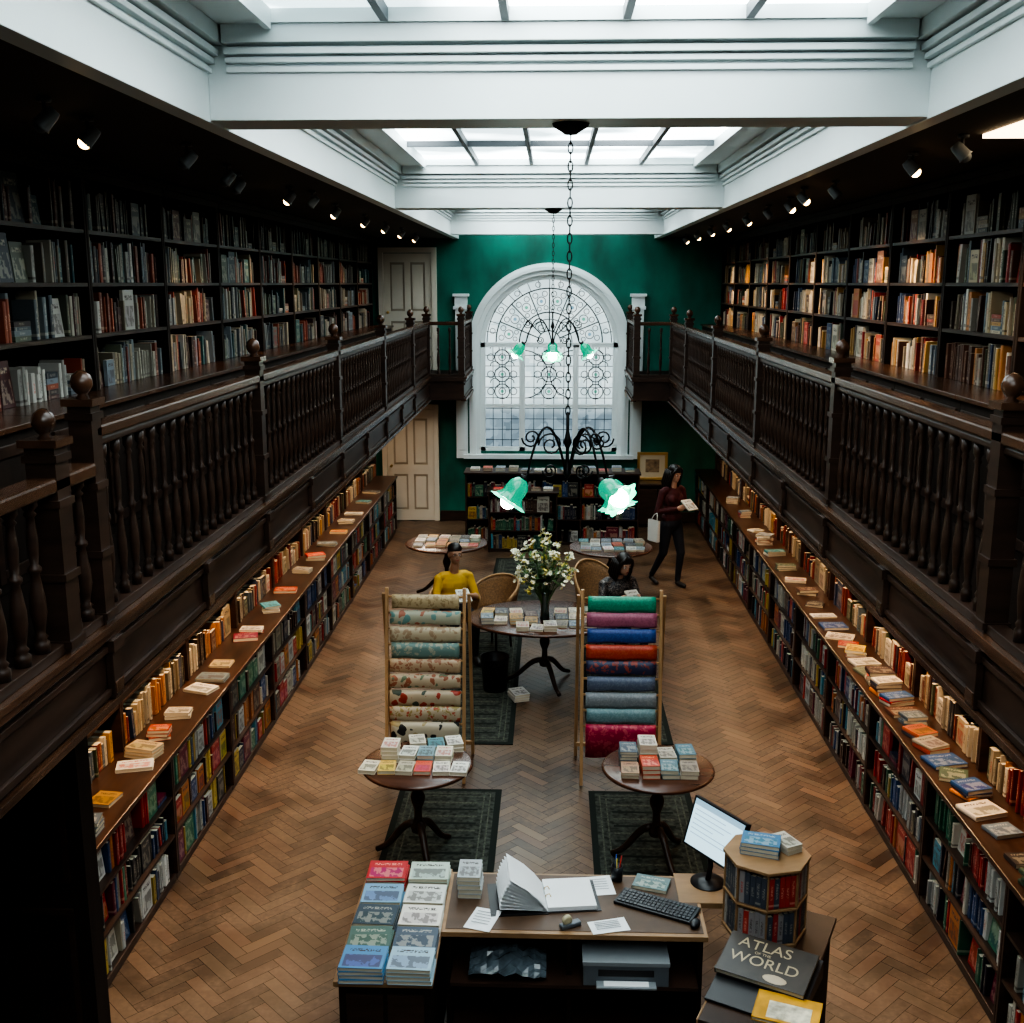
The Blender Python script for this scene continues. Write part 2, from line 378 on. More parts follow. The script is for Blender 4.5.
# ---------------------------------------------------------------- ceiling & laylights
BXL,BXR,BZ=-1.62,1.72,4.95
SKY=6.4
MOULD=((.02,5.16,5.185),(.035,5.20,5.225),(.055,5.235,5.265),(.08,5.28,5.36))
def ceilings():
    structure(MB().box(-3.3,BXL-.1,-1.5,19.4,BZ,BZ+.12,CEILM),'ceiling')
    structure(MB().box(BXR+.1,3.2,-1.5,19.4,BZ,BZ+.12,CEILM),'ceiling.001')
    beams=[(5.4,5.72),(11.6,11.92),(17.8,18.12)]
    n=3
    for s,x in ((1,BXL),(-1,BXR)):
        b=MB(); b.box(x-.1*s,x,-1.5,19.4,BZ-.01,BZ+.6,WHITE)
        for a,c in [(-1.5,5.4),(5.72,11.6),(11.92,17.8),(18.12,19.4)]:
            for e,z0,z1 in MOULD: b.box(x,x+s*e,a,c,z0,z1,WHITE)
        structure(b,'trim_%d'%n,bevel=.003); n+=1
    for a,c in beams:
        b=MB(); b.box(BXL,BXR,a,c,BZ,5.45,WHITE)
        for e,z0,z1 in MOULD:
            b.box(BXL+.09,BXR-.09,a-e,a,z0,z1,WHITE); b.box(BXL+.09,BXR-.09,c,c+e,z0,z1,WHITE)
        structure(b,'trim_%d'%n,bevel=.003); n+=1
    m,t,b=nt('frosted_skylight_glass')
    tc=t.nodes.new('ShaderNodeTexCoord'); nn=t.nodes.new('ShaderNodeTexNoise'); nn.inputs['Scale'].default_value=.9; nn.inputs['Detail'].default_value=2
    t.links.new(tc.outputs['Object'],nn.inputs['Vector'])
    rr=t.nodes.new('ShaderNodeValToRGB'); rr.color_ramp.elements[0].position=.38; rr.color_ramp.elements[1].position=.58
    rr.color_ramp.elements[0].color=(.15,.19,.20,1); rr.color_ramp.elements[1].color=(.88,.98,1,1)
    t.links.new(nn.outputs['Fac'],rr.inputs[0]); t.links.new(rr.outputs[0],b.inputs['Emission Color']); b.inputs['Emission Strength'].default_value=SKY
    b.inputs['Base Color'].default_value=(.6,.65,.68,1)
    k=2; GB=M('glazing_bar',(.10,.11,.12),.5)
    for a,c in ((-1.5,5.4),(5.72,11.6),(11.92,17.8),(18.12,19.4)):
        w=MB(); x0,x1=-1.32,1.42; y0,y1=a+.10,c-.10
        w.box(BXL,x0,a,c,5.36,5.42,WHITE); w.box(x1,BXR,a,c,5.36,5.42,WHITE); w.box(x0,x1,a,y0,5.36,5.42,WHITE); w.box(x0,x1,y1,c,5.36,5.42,WHITE)
        for s,xx in ((1,x0),(-1,x1)): w.box(xx,xx+s*.03,y0,y1,5.33,5.42,WHITE)
        for i in range(1,5):
            xx=x0+(x1-x0)*i/5; w.box(xx-.018,xx+.018,y0,y1,5.36,5.42,GB)
        ny=max(1,round((y1-y0)/1.5))
        for i in range(1,ny): yy=y0+(y1-y0)*i/ny; w.box(x0,x1,yy-.018,yy+.018,5.37,5.42,GB)
        w.box(x0,x1,y0,y1,5.42,5.44,m)
        structure(w,'window_%d'%k); k+=1
ceilings()
# ---------------------------------------------------------------- gallery decks, fascia, balustrades
SEC=[4.62,7.35,10.1,12.9,15.6,17.62]
BALP=[(.024,0),(.024,.05),(.016,.06),(.022,.075),(.014,.09),(.018,.13),(.024,.19),(.023,.25),(.016,.33),(.012,.37),(.020,.385),(.020,.40),(.012,.415),(.015,.47),(.017,.53),(.013,.60),(.011,.63),(.019,.645),(.012,.66),(.023,.68),(.023,.73)]
bal_me=MB().lathe(BALP,DARK,10).mesh('baluster')
bal2=MB().lathe([(r*1.35,z*.86) for r,z in BALP],DARK,12).mesh('heavy_baluster')
def newel_mesh(w=.05,h=.96):
    b=MB(); b.box(-w,w,-w,w,0,h,DARK)
    for z in (.02,.3,.6,h-.06): b.box(-w-.01,w+.01,-w-.01,w+.01,z,z+.03,DARK)
    b.box(-w-.018,w+.018,-w-.018,w+.018,h,h+.03,RAILW)
    b.lathe([(.03,h+.03),(.018,h+.045),(.032,h+.058),(.045,h+.08),(.047,h+.10),(.038,h+.128),(.018,h+.145),(0,h+.15)],RAILW,14)
    return b.mesh('newel_post')
nw_me=newel_mesh()
trimn=[20]
def gallery(s):
    off=-.05; D=lambda d:s*d+off
    jut=1.36 if s<0 else 1.34
    d=MB(); d.box(D(1.97),D(3.25),2.6,17.62,2.58,2.7,DARK2); d.box(D(jut+.03),D(3.25),17.62,19.37,2.58,2.7,DARK2)
    structure(d,'floor.00%d'%(1 if s<0 else 2))
    f=MB()
    def run(d0,ya,yb):
        f.box(D(d0),D(d0+.05),ya,yb,2.36,2.72,DARK)
        f.box(D(d0-.03),D(d0),ya,yb,2.66,2.72,RAILW); f.box(D(d0-.045),D(d0),ya,yb,2.70,2.73,RAILW); f.box(D(d0-.02),D(d0),ya,yb,2.60,2.63,DARK)
        f.box(D(d0-.02),D(d0),ya,yb,2.40,2.43,DARK); f.box(D(d0-.035),D(d0+.05),ya,yb,2.345,2.38,RAILW)
    run(1.92,2.6,17.6); run(jut,17.6,19.38)
    f.box(D(jut),D(1.97),17.57,17.62,2.36,2.72,DARK); f.box(D(jut-.02),D(1.94),17.54,17.57,2.66,2.73,DARK)
    f.box(D(1.97),D(2.35),2.6,17.6,2.50,2.58,DARK2)
    structure(f,'trim_%d'%trimn[0],bevel=.003); trimn[0]+=1
    for i,y in enumerate(SEC[:-1]+[(a+b)/2 for a,b in zip(SEC[:-2],SEC[1:-1])]):
        k=MB(); k.box(D(1.885),D(1.919),y-.05,y+.05,2.385,2.66,DARK); k.box(D(1.872),D(1.919),y-.06,y+.06,2.60,2.655,DARK)
        k.box(D(1.88),D(1.919),y-.045,y+.045,2.40,2.46,RAILW)
        k.obj('bracket',label='dark carved timber bracket on the gallery edge',category='bracket',group='gallery brackets',bevel=.003)
    bx=D(1.95)
    th=thing('balustrade','dark turned-wood balustrade with ball-topped newel posts','railing',(bx,SEC[0],2.73))
    jx=D(jut+.04)
    y0=SEC[0]; ys=y0 if s<0 else 2.9
    h=MB()
    h.box(-.05,.05,ys-y0,17.62-y0,.815,.87,RAILW); h.box(-.035,.035,ys-y0,17.62-y0,.775,.815,DARK)
    h.box(jx-bx-.05,jx-bx+.05,17.62-y0,19.36-y0,.815,.87,RAILW)
    h.box(min(0,jx-bx),max(0,jx-bx),17.57-y0,17.67-y0,.815,.87,RAILW)
    h.obj('handrail',parent=th,bevel=.012)
    h=MB(); h.box(-.04,.04,2.9-y0,17.62-y0,.0,.045,DARK); h.box(jx-bx-.04,jx-bx+.04,17.62-y0,19.36-y0,0,.045,DARK); h.box(min(0,jx-bx),max(0,jx-bx),17.58-y0,17.66-y0,0,.045,DARK)
    h.obj('bottom_rail',parent=th,bevel=.004)
    for y in SEC: link('newel_post',nw_me,parent=th,loc=(0,y-y0,0))
    link('newel_post',nw_me,parent=th,loc=(jx-bx,SEC[-1]-y0,0)); link('newel_post',nw_me,parent=th,loc=(jx-bx,19.3-y0,0))
    for a,b in zip(SEC[:-1],SEC[1:]):
        n=round((b-a)/.152)
        for i in range(1,n):
            link('baluster',bal_me,parent=th,loc=(0,a+(b-a)*i/n-y0,.045))
    for i in range(1,3): link('baluster',bal_me,parent=th,loc=((jx-bx)*i/3,SEC[-1]-y0,.045))
    for i in range(1,8): link('baluster',bal_me,parent=th,loc=(jx-bx,SEC[-1]+1.7*i/8-y0,.045))
    if s>0:
        for i in range(0,8): link('baluster',bal_me,parent=th,loc=(0,3.25+i*.155-y0,.045))
    else:
        link('newel_post',newel_mesh(.06,.84),parent=th,loc=(0,4.24-y0,0),label='heavier lower newel post with ball finial')
        MB().box(-.06,.06,2.9-y0,-.05,.66,.72,RAILW).obj('lower_handrail',parent=th,bevel=.012)
        for i in range(7):
            link('baluster',bal2,parent=th,loc=(0,3.1+i*.16-y0,.045))
        link('baluster',bal2,parent=th,loc=(0,4.36-y0,.045)); link('baluster',bal2,parent=th,loc=(0,4.49-y0,.045))
gallery(-1); gallery(1)
# ---------------------------------------------------------------- books
def unit_book():
    b=MB(); 
    b.box(-1,-.03,-.5,-.42,0,1,SP_O); b.box(-1,-.03,.42,.5,0,1,SP_O)
    b.add([(-.03,-.5,0),(0,-.28,0),(0,.28,0),(-.03,.5,0),(-.03,-.5,1),(0,-.28,1),(0,.28,1),(-.03,.5,1)],[(0,1,5,4),(1,2,6,5),(2,3,7,6),(4,5,6,7),(3,2,1,0)],SP_O)
    b.box(-.97,-.04,-.42,.42,.015,.985,PAGE)
    return b.mesh('book')
def unit_flat():
    b=MB(); b.box(-.5,.5,-.5,.5,0,.09,CV_O); b.box(-.5,.5,-.5,.5,.91,1,CV_O)
    b.add([(-.5,-.5,.0),(-.515,-.5,.3),(-.515,-.5,.7),(-.5,-.5,1),(-.5,.5,0),(-.515,.5,.3),(-.515,.5,.7),(-.5,.5,1)],[(0,1,5,4),(1,2,6,5),(2,3,7,6),(0,3,2,1),(4,5,6,7)],CV_O)
    b.box(-.495,.485,-.485,.485,.09,.91,PAGE)
    return b.mesh('paperback')
UB=unit_book(); UF=unit_flat()
PAL={'warm':[(.62,.52,.37),(.55,.43,.27),(.35,.05,.03),(.66,.58,.45),(.04,.04,.05),(.5,.2,.06),(.12,.16,.2),(.25,.02,.02),(.62,.54,.42),(.08,.1,.06),(.72,.66,.56),(.3,.25,.18),(.03,.05,.12),(.55,.30,.08),(.12,.05,.03),(.05,.03,.02)],
'cool':[(.5,.50,.45),(.22,.26,.28),(.04,.05,.07),(.6,.56,.46),(.1,.13,.16),(.32,.28,.22),(.02,.12,.14),(.4,.1,.05),(.65,.63,.57),(.05,.03,.03),(.15,.17,.12),(.28,.33,.37),(.45,.38,.27),(.08,.02,.02),(.35,.06,.03)],
'mix':[(.7,.66,.56),(.5,.04,.03),(.03,.08,.2),(.65,.45,.08),(.05,.2,.12),(.04,.04,.04),(.1,.35,.45),(.72,.70,.65),(.6,.2,.05),(.35,.3,.22),(.2,.02,.05),(.55,.55,.52),(.08,.03,.02),(.6,.52,.42),(.45,.02,.02),(.03,.03,.05)]}
def cname(c):
    r,g,b=c; mx=max(c); mn=min(c)
    if mx<.09: return 'black'
    if mx-mn<.16 and mx>.42: return 'cream' if r>b+.05 else 'white'
    if mx-mn<.08: return 'grey'
    if r==mx:
        if g>.55*r: return 'tan' if mx<.6 else 'yellow'
        return 'red' if g<.3*r else 'orange'
    if b==mx: return 'blue'
    return 'green'
BOOKS=[]
def row(p0,dirv,rz,length,hmax,pal,face=.03,group='books',fill=.97,dim=1.,lie=.0):
    u=0; hb=hmax*R.uniform(.75,.9); run=0; P=PAL[pal]; rc=R.choice(P); mono=False
    hmin=hmax*.56
    while True:
        if run<=0: hb=R.uniform(hmin+.02,hmax-.01); run=R.randint(1,11); rc=R.choice(P); mono=R.random()<.35
        run-=1
        if R.random()<lie:
            w=R.uniform(.16,.22); z=p0[2]
            if u+w>length: return
            x=p0[0]+dirv[0]*(u+w/2); y=p0[1]+dirv[1]*(u+w/2)
            for k in range(R.randint(2,5)):
                t=R.uniform(.018,.035); ww=w*R.uniform(.85,1)
                BOOKS.append(dict(p=(x,y,z),rz=rz,d=.13,t=ww,h=t,c=tuple(dim*q for q in R.choice(P)),fo=False,g=group,ln=0,flat=True)); z+=t+.001
            u+=w+.01; continue
        if R.random()<face:
            w=R.uniform(.12,.2); t=.025; h=min(hmax,w*1.42)
            if u+w>length: return
            x=p0[0]+dirv[0]*(u+w/2); y=p0[1]+dirv[1]*(u+w/2)
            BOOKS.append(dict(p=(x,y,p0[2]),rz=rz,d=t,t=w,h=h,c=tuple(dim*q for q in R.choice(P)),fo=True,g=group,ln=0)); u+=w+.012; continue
        ln=0
        if R.random()<1-fill:
            u+=R.uniform(.03,.09)
            if R.random()<.7: ln=R.uniform(.08,.18)
        t=R.uniform(.014,.05)
        if u+t+.02>length: return
        h=min(hmax,hb+R.uniform(-.035,.035)); c=rc if mono else R.choice(P)
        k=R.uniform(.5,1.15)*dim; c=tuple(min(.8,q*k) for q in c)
        x=p0[0]+dirv[0]*(u+t/2); y=p0[1]+dirv[1]*(u+t/2)
        bk=R.uniform(-.014,.014)
        nx,ny=math.cos(rz),math.sin(rz)
        BOOKS.append(dict(p=(x+nx*bk,y+ny*bk,p0[2]),rz=rz,d=R.uniform(.11,.15),t=t*.96,h=h,c=c,fo=False,g=group,ln=ln)); u+=t+.0012
def flat(x,y,z,w,l,t,c,rz=0,group='books on a table',label=None):
    return link('paperback',UF,loc=(x,y,z),scale=(w,l,t),rot=(0,0,rz),color=c,group=group,
      label=label or cname(c)+' paperback lying flat with its cover up',category='paperback')
def stack(x,y,z,n,w=.13,l=.2,pal='mix',rz=0,group='books on a table',c=None,t=None,same=True,tw=.05):
    zz=z; c0=c or R.choice(PAL[pal]); t0=t or R.uniform(.02,.035)
    for i in range(n):
        cc=c0 if same else R.choice(PAL[pal]); tt=t0 if same else R.uniform(.015,.035)
        flat(x+R.uniform(-.004,.004),y+R.uniform(-.004,.004),zz,w,l,tt,cc,rz+R.uniform(-tw,tw),group); zz+=tt+.0006
    return zz
OAKD=M('dark_oak_back',(.06,.03,.015),.6)
# ---------------------------------------------------------------- side bookcases
def side_cases(s,nb,PITCHB):
    D=lambda d:s*d-.05; rz=0 if s<0 else pi
    y00=4.3
    for i in range(nb):
        a=y00+i*PITCHB; b=a+PITCHB-.004; c=(a+b)/2
        base=D(3.24); 
        Lx=lambda d:D(d)-base
        u=MB(); ha=(b-a)/2
        u.box(Lx(2.62),Lx(3.24),-ha,ha,0,.78,DARK2); u.box(Lx(2.585),Lx(3.24),-ha,ha,.78,.81,RAILW)
        for q in (-ha/2,ha/2):
            for e in ((-ha/2+.04,-ha/2+.1,.06,.72),(ha/2-.1,ha/2-.04,.06,.72),(-ha/2+.1,ha/2-.1,.06,.12),(-ha/2+.1,ha/2-.1,.66,.72)):
                u.box(Lx(2.605),Lx(2.62),q+e[0],q+e[1],e[2],e[3],DARK)
        u.box(Lx(3.22),Lx(3.24),-ha,ha,.81,2.2,DARK2)
        for q in (-ha,ha-.03): u.box(Lx(2.92),Lx(3.22),q,q+.03,.81,2.16,DARK2)
        u.box(Lx(2.90),Lx(3.24),-ha,ha,2.14,2.24,DARK2); u.box(Lx(2.87),Lx(2.90),-ha,ha,2.19,2.24,DARK2)
        o=u.obj('bookcase',loc=(base,c,2.702),label='tall dark wood gallery bookcase with cupboards below and filled shelves',category='bookcase',group='gallery bookcases',bevel=.003)
        for z in (1.145,1.475,1.805):
            MB().box(Lx(2.925),Lx(3.22),-ha+.03,ha-.03,z,z+.025,DARK).obj('shelf',parent=o)
        for z in (3.513,3.873,4.203,4.533):
            dm=(.60 if z<4.5 else .25) if s<0 else (.78 if z<4.5 else .38)  # shade put into the gallery book colours, deepest on the top row
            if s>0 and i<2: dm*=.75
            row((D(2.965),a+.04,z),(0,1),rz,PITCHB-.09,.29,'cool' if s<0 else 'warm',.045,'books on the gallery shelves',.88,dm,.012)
        if not (s<0 and i==0):
            u=MB(); u.box(Lx(3.2),Lx(3.24),-ha,ha,0,.945,DARK2); u.box(Lx(2.62),Lx(3.2),-ha,ha,0,.06,DARK)
            for q in (-ha,ha-.025): u.box(Lx(2.6),Lx(3.2),q,q+.025,.06,.945,DARK)
            u.box(Lx(2.9),Lx(2.92),-ha+.025,ha-.025,.06,.945,DARK2)
            o=u.obj('low_bookcase',loc=(base,c,0.001),label='low dark wood bookcase packed with paperbacks under the gallery',category='bookcase',group='low bookcases',bevel=.003)
            for z in (.345,.635): MB().box(Lx(2.605),Lx(2.9),-ha+.025,ha-.025,z,z+.02,DARK).obj('shelf',parent=o)
            for z in (.063,.368,.658):
                row((D(2.635),a+.035,z),(0,1),rz,PITCHB-.08,.262,'mix' ,.24 if s<0 else .08,'books on the low shelves',.93,.78,.01)
            u=MB(); u.box(Lx(3.2),Lx(3.24),-ha,ha,0,1.55,OAKD)
            for q in (-ha,ha-.025): u.box(Lx(2.93),Lx(3.2),q,q+.025,0,1.55,DARK)
            o=u.obj('wall_bookcase',loc=(base,c,.986),label='wall bookcase standing on the counter with warmly lit books',category='bookcase',group='wall bookcases',bevel=.003)
            for z in (.33,.67,1.01): MB().box(Lx(2.935),Lx(3.2),-ha+.025,ha-.025,z,z+.02,DARK).obj('shelf',parent=o)
            for z in (.988,1.338,1.678):
                row((D(2.95),a+.035,z),(0,1),rz,PITCHB-.08,.28,'warm',.05,'books on the wall shelves',.93,.72,.01)
    y1=y00+nb*PITCHB; ya=y00+(PITCHB if s<0 else 0)
    MB().box(D(2.575),D(3.24),ya,y1-.004,.948,.984,LEDGE).obj('counter',label='long polished dark brown wooden counter on top of low bookcases',category='counter',bevel=.006)
side_cases(-1,10,1.41); side_cases(1,11,1.36)
def ledge_books():
    for s,ys in ((-1,[5.95,6.35,6.85,7.05,7.35,7.75,8.3,8.55,8.9,9.6,9.8,10.5,11.2,12.0,12.6,13.3,14.0,14.6,15.2,16.0,16.8]),(1,[5.55,5.8,6.15,6.4,6.65,6.9,7.12,7.35,7.58,7.8,8.0,8.22,8.44,8.67,8.9,9.12,9.35,9.6,9.85,10.15,10.5,10.9,11.3,11.8,12.3,13.0,13.6,14.3,15.2,16.2])):
        for k,y in enumerate(ys):
            n=R.choice((1,1,2,3,4)) if s>0 else R.choice((1,1,2,2,3)); w=R.uniform(.15,.25); l=R.uniform(.12,.19)
            q=R.uniform(.6,.9)
            cc=R.choice([(.7,.62,.5),(.12,.16,.2),(.42,.06,.03),(.5,.38,.22),(.22,.28,.3),(.7,.66,.58),(.05,.04,.04),(.45,.25,.06),(.55,.5,.42),(.08,.12,.08),(.15,.08,.05)])
            cc=tuple(q*v for v in cc)
            stack(s*(2.75)-.05+R.uniform(-.02,.01),y,.985,n,w,l,R.choice(('warm','mix','cool')),R.uniform(-.35,.35),'books lying on the side counters',c=cc,t=R.uniform(.014,.03),same=R.random()<.4,tw=.22)
ledge_books()
# ---------------------------------------------------------------- window bookcase
def window_case():
    def case(x0,x1,y0,y1,h,zs,lab,top=.03):
        o=MB(); ha=(x1-x0)/2; c=(x0+x1)/2; d=y1-y0
        o.box(-ha,ha,d-.03,d,0,h,DARK2); o.box(-ha,ha,.03,d-.03,0,.05,DARK)
        n=max(1,round((x1-x0)/.9))
        for i in range(n+1):
            q=-ha+(2*ha-.03)*i/n; o.box(q,q+.03,0,d-.03,.05 if 0<i<n else 0,h,DARK)
        o.box(-ha-.02,ha+.02,-.03,d,h,h+top,DARK)
        ob=o.obj('low_bookcase',loc=(c,y0,.001),label=lab,category='bookcase',bevel=.003)
        for z in zs[1:]: MB().box(-ha+.03,ha-.03,.01,d-.03,z-.022,z-.002,DARK).obj('shelf',parent=ob)
        for z in zs:
            for i in range(n):
                q=x0+.03+(2*ha-.03)*i/n
                row((q+.01,y0+.03,z+.002),(1,0),-pi/2,(2*ha-.03)/n-.05,.25,'mix',.05,'books under the window',.97,.6)
    case(-1.4,1.42,17.5,18.0,1.17,[.055,.43,.80],'wide dark wooden bookcase standing below the arched window')
    case(-1.0,.1,17.0,17.44,.95,[.055,.35,.65],'small dark wooden bookcase packed with books')
    for i in range(13):
        stack(-1.25+i*.21,17.74+R.uniform(-.05,.05),1.203,R.randint(1,2),.15,.22,'cool',R.uniform(-.1,.1),'books on top of the window bookcase')
    for i in range(5): stack(-.85+i*.2,17.2,.983,1,.15,.21,'mix',0,'books on top of the small bookcase')
window_case()
def place_books():
    for i,b in enumerate(BOOKS):
        p=b['p']; b['dist']=(Vector(p)-co.location).length
        b['vis']=inframe((p[0],p[1],p[2]+b['h']/2))
    def hidden(b):
        return (b['g']=='books on the wall shelves' and b['p'][2]>1.5) or b.get('flat')
    idx=sorted([i for i,b in enumerate(BOOKS) if b['vis'] and not hidden(b)],key=lambda i:BOOKS[i]['dist'])[:300]
    ind=set(idx)
    vs=[];fs=[];mi=[];uv=[];cl=[]
    Fc=[(0,3,2,1),(4,5,6,7),(0,1,5,4),(1,2,6,5),(2,3,7,6),(3,0,4,7)]
    for i,b in enumerate(BOOKS):
        x,y,z=b['p']; c=b['c']; rz=b['rz']
        if i in ind:
            if b['fo']:
                mw=Matrix.Translation((x,y,z))@Matrix.Rotation(rz,4,'Z')@Matrix.Rotation(-.1,4,'Y')@Matrix.Translation((-.05,0,b['h']/2+.003))@Matrix(((0,0,1,0),(1,0,0,0),(0,1,0,0),(0,0,0,1)))@Matrix.Diagonal((b['t'],b['h'],b['d'],1))
                o=link('book',UF,group=b['g'],color=c,label=cname(c)+' book standing face-out on a shelf',category='book'); o.matrix_world=mw
            else:
                link('book',UB,loc=(x,y,z),rot=(0,0,rz),scale=(b['d'],b['t'],b['h']),group=b['g'],color=c,label=cname(c)+' spined book standing upright on a shelf',category='book')
            continue
        cr,sr=math.cos(rz),math.sin(rz); o=len(vs); d=b['d'];t=b['t'];h=b['h']; sl=h*b['ln']
        for lx,ly,lz in ((-d,-t/2,0),(0,-t/2,0),(0,t/2,0),(-d,t/2,0),(-d,-t/2,h),(0,-t/2,h),(0,t/2,h),(-d,t/2,h)):
            if lz: ly-=min(sl,.035)*(1 if rz==0 else -1)
            vs.append((x+cr*lx-sr*ly,y+sr*lx+cr*ly,z+lz))
        r=R.random()
        for k,f in enumerate(Fc):
            if k==5 or k==0: continue
            fs.append(tuple(q+o for q in f))
            if k==1: mi.append(0 if b.get('flat') else 2)
            else: mi.append(1 if b['fo'] and k==3 else 0)
            if k==3: uv+=([0,0,0,1,1,1,1,0] if b.get('flat') else [0,0,1,0,1,1,0,1])
            else: uv+=[0,0]*4
            cl+=[c[0],c[1],c[2],r]*4
    me=bpy.data.meshes.new('shelved_books'); me.from_pydata(vs,[],fs)
    for m in (SP_A,CV_A,PAGE): me.materials.append(m)
    me.polygons.foreach_set('material_index',mi)
    u=me.uv_layers.new(name='uv'); u.data.foreach_set('uv',uv)
    ca=me.color_attributes.new('col','FLOAT_COLOR','CORNER'); ca.data.foreach_set('color',cl); me.update()
    link('shelved_books',me,kind='stuff',label='thousands of books filling the dark bookcases along both walls',category='books')
place_books()
# ---------------------------------------------------------------- chandeliers, spots
SHADE=M('green_frosted_glass',(.0,.13,.07),.2,emit=(.0,.22,.13),es=1.1)
SHADEW=M('pale_green_glass_rim',(.05,.35,.22),.3,emit=(.05,.60,.36),es=1.7)
BULB=M('glowing_bulb',(1,1,.9),.3,emit=(1,.98,.82),es=30)
def chandelier(x,y,zt,zb,arms,rad=.23,lab=''):
    th=thing('chandelier',lab,'chandelier',(x,y,zt))
    MB().lathe([(.0,-.05),(.03,-.05),(.05,-.035),(.085,-.015),(.09,0),(0,0)],BLACKM,20).obj('ceiling_rose',parent=th)
    H=zt-zb
    c=MB(); n=int((H-.36)/.042)
    for i in range(n):
        z=-.05-(i+.5)*(H-.36)/n
        pts=[]
        for k in range(10):
            a=2*pi*k/10; u=.011*math.cos(a); w=.026*math.sin(a)
            pts.append((u if i%2 else 0,0 if i%2 else u,z+w))
        c.tube(pts,.0035,BLACKM,5,True)
    c.obj('chain',parent=th)
    b=MB(); b.lathe([(0,-H-.02),(.012,-H-.01),(.022,-H+.015),(.010,-H+.04),(.008,-H+.14),(.022,-H+.17),(.014,-H+.2),(.008,-H+.23),(.008,-H+.32),(0,-H+.33)],BLACKM,14)
    b.obj('stem',parent=th)
    for a,tilt,E in arms:
        ca,sa=math.cos(a),math.sin(a)
        arm=MB(); P=[]
        for k in range(26):
            t=k/25; r=.012+rad*t; z=-H+.02+.24*math.sin(pi*min(1,t*1.12))**.8 -.02*t
            P.append((r*ca,r*sa,z))
        P.append((rad*1.05*ca,rad*1.05*sa,-H-.0))
        arm.tube(P,.0065,BLACKM,6)
        for cr,cz,r0,tw in ((rad*.40,-H+.16,.065,1),(rad*.86,-H+.20,.05,-1),(rad*.42,-H+.03,.04,-1)):
            S=[]
            for k in range(22):
                t=k/21; an=t*3.4*pi*tw; rr=r0*(1-.8*t); S.append(((cr+rr*math.cos(an))*ca,(cr+rr*math.cos(an))*sa,cz+rr*math.sin(an)))
            arm.tube(S,.0048,BLACKM,5)
        arm.obj('arm',parent=th)
        X=Matrix.Translation((rad*1.05*ca,rad*1.05*sa,-H-.01))@Matrix.Rotation(a,4,'Z')@Matrix.Rotation(pi-tilt,4,'Y')
        sh=MB(); sh.lathe([(.020,0),(.034,.01),(.052,.035),(.056,.065),(.054,.09),(.062,.11),(.076,.128)],SHADE,36,X=X,frill=.10,nf=7)
        sh.lathe([(.076,.128),(.098,.142)],SHADEW,36,X=X,frill=.10,nf=7)
        sh.lathe([(.022,-.02),(.022,.01)],BLACKM,12,X=X)
        sh.obj('lamp_shade',parent=th,label='frilled green glass tulip shade')
        MB().ell((0,0,.12),(.046,.046,.058),BULB,X=X,su=10,sv=7).obj('light_bulb',parent=th)
        l=bpy.data.lights.new('lamp_light','POINT'); l.energy=E; l.color=(.9,1,.8); l.shadow_soft_size=.03
        lo=bpy.data.objects.new('lamp_light',l); COL.objects.link(lo); lo.parent=th; lo.location=X@Vector((0,0,.23))
rd=math.radians
chandelier(.08,5.56,BZ,3.235,[(rd(194),.6,.8),(rd(345),.25,.6),(rd(318),1.05,1.5)],rad=.22,lab='black wrought-iron chandelier with glowing green tulip shades on a chain')
chandelier(-.0,11.76,BZ,3.58,[(rd(180),.6,1.5),(rd(5),.6,1.5),(rd(270),.6,1.5),(rd(90),.4,1.5)],rad=.3,lab='distant black iron chandelier with green glass shades on a chain')
def spot(x,y,lit,aim,E):
    d=Vector(aim)-Vector((x,y,BZ-.1)); d.normalize()
    th=thing('ceiling_spotlight','small %s ceiling spotlight aimed at the bookshelves'%('glowing' if lit else 'unlit silver'),'spotlight',(x,y,BZ-.005),group='gallery ceiling spotlights')
    MB().lathe([(.03,-.015),(.03,0),(0,0)],GREYP,12).lathe([(.008,-.08),(.008,-.015)],GREYP,8).obj('mount',parent=th)
    q=d.to_track_quat('Z','Y').to_matrix().to_4x4()
    X=Matrix.Translation((0,0,-.09))@q
    MB().lathe([(.0,-.06),(.025,-.06),(.032,-.04),(.036,.02),(.042,.03),(.034,.028)],GREYL,16,X=X).obj('housing',parent=th)
    MB().ell((0,0,.030),(.030,.030,.026),LENS if lit else GREYP,X=X,su=12,sv=8).obj('bulb',parent=th)
    if lit:
        l=bpy.data.lights.new('spot_beam','SPOT'); l.energy=E; l.color=(1,.68,.38); l.spot_size=math.radians(62); l.spot_blend=.9; l.shadow_soft_size=.03
        o=bpy.data.objects.new('spot_beam',l); COL.objects.link(o); o.parent=th; o.matrix_local=Matrix.Translation((0,0,-.09))@(-d).to_track_quat('Z','Y').to_matrix().to_4x4()@Matrix.Translation((0,0,-.08))
LY=((5.25,2.15,1),(4.7,2.1,0),(6.2,2.0,0),(7.3,2.1,0),(7.9,2.2,0),(9.0,2.1,1),(9.4,2.0,0),(10.9,2.1,1),(12.6,2.1,1),(14.1,2.1,1),(15.6,2.1,1),(17.2,2.1,1))
RY=((6.8,2.1,1),(6.0,2.1,0),(8.6,2.1,0),(9.2,2.0,1),(10.2,2.1,1),(11.2,2.1,0),(12.4,2.1,1),(13.8,2.1,1),(15.2,2.1,1),(16.6,2.1,1),(18.0,2.1,1))
for s,LL in ((-1,LY),(1,RY)):
    for i,(y,dx,lit) in enumerate(LL):
        spot(s*dx,y,lit,(s*2.95,y-.15 if i<5 else y+.15,3.95),(48 if s<0 else 120)*(.6 if i==0 and s<0 else 1))
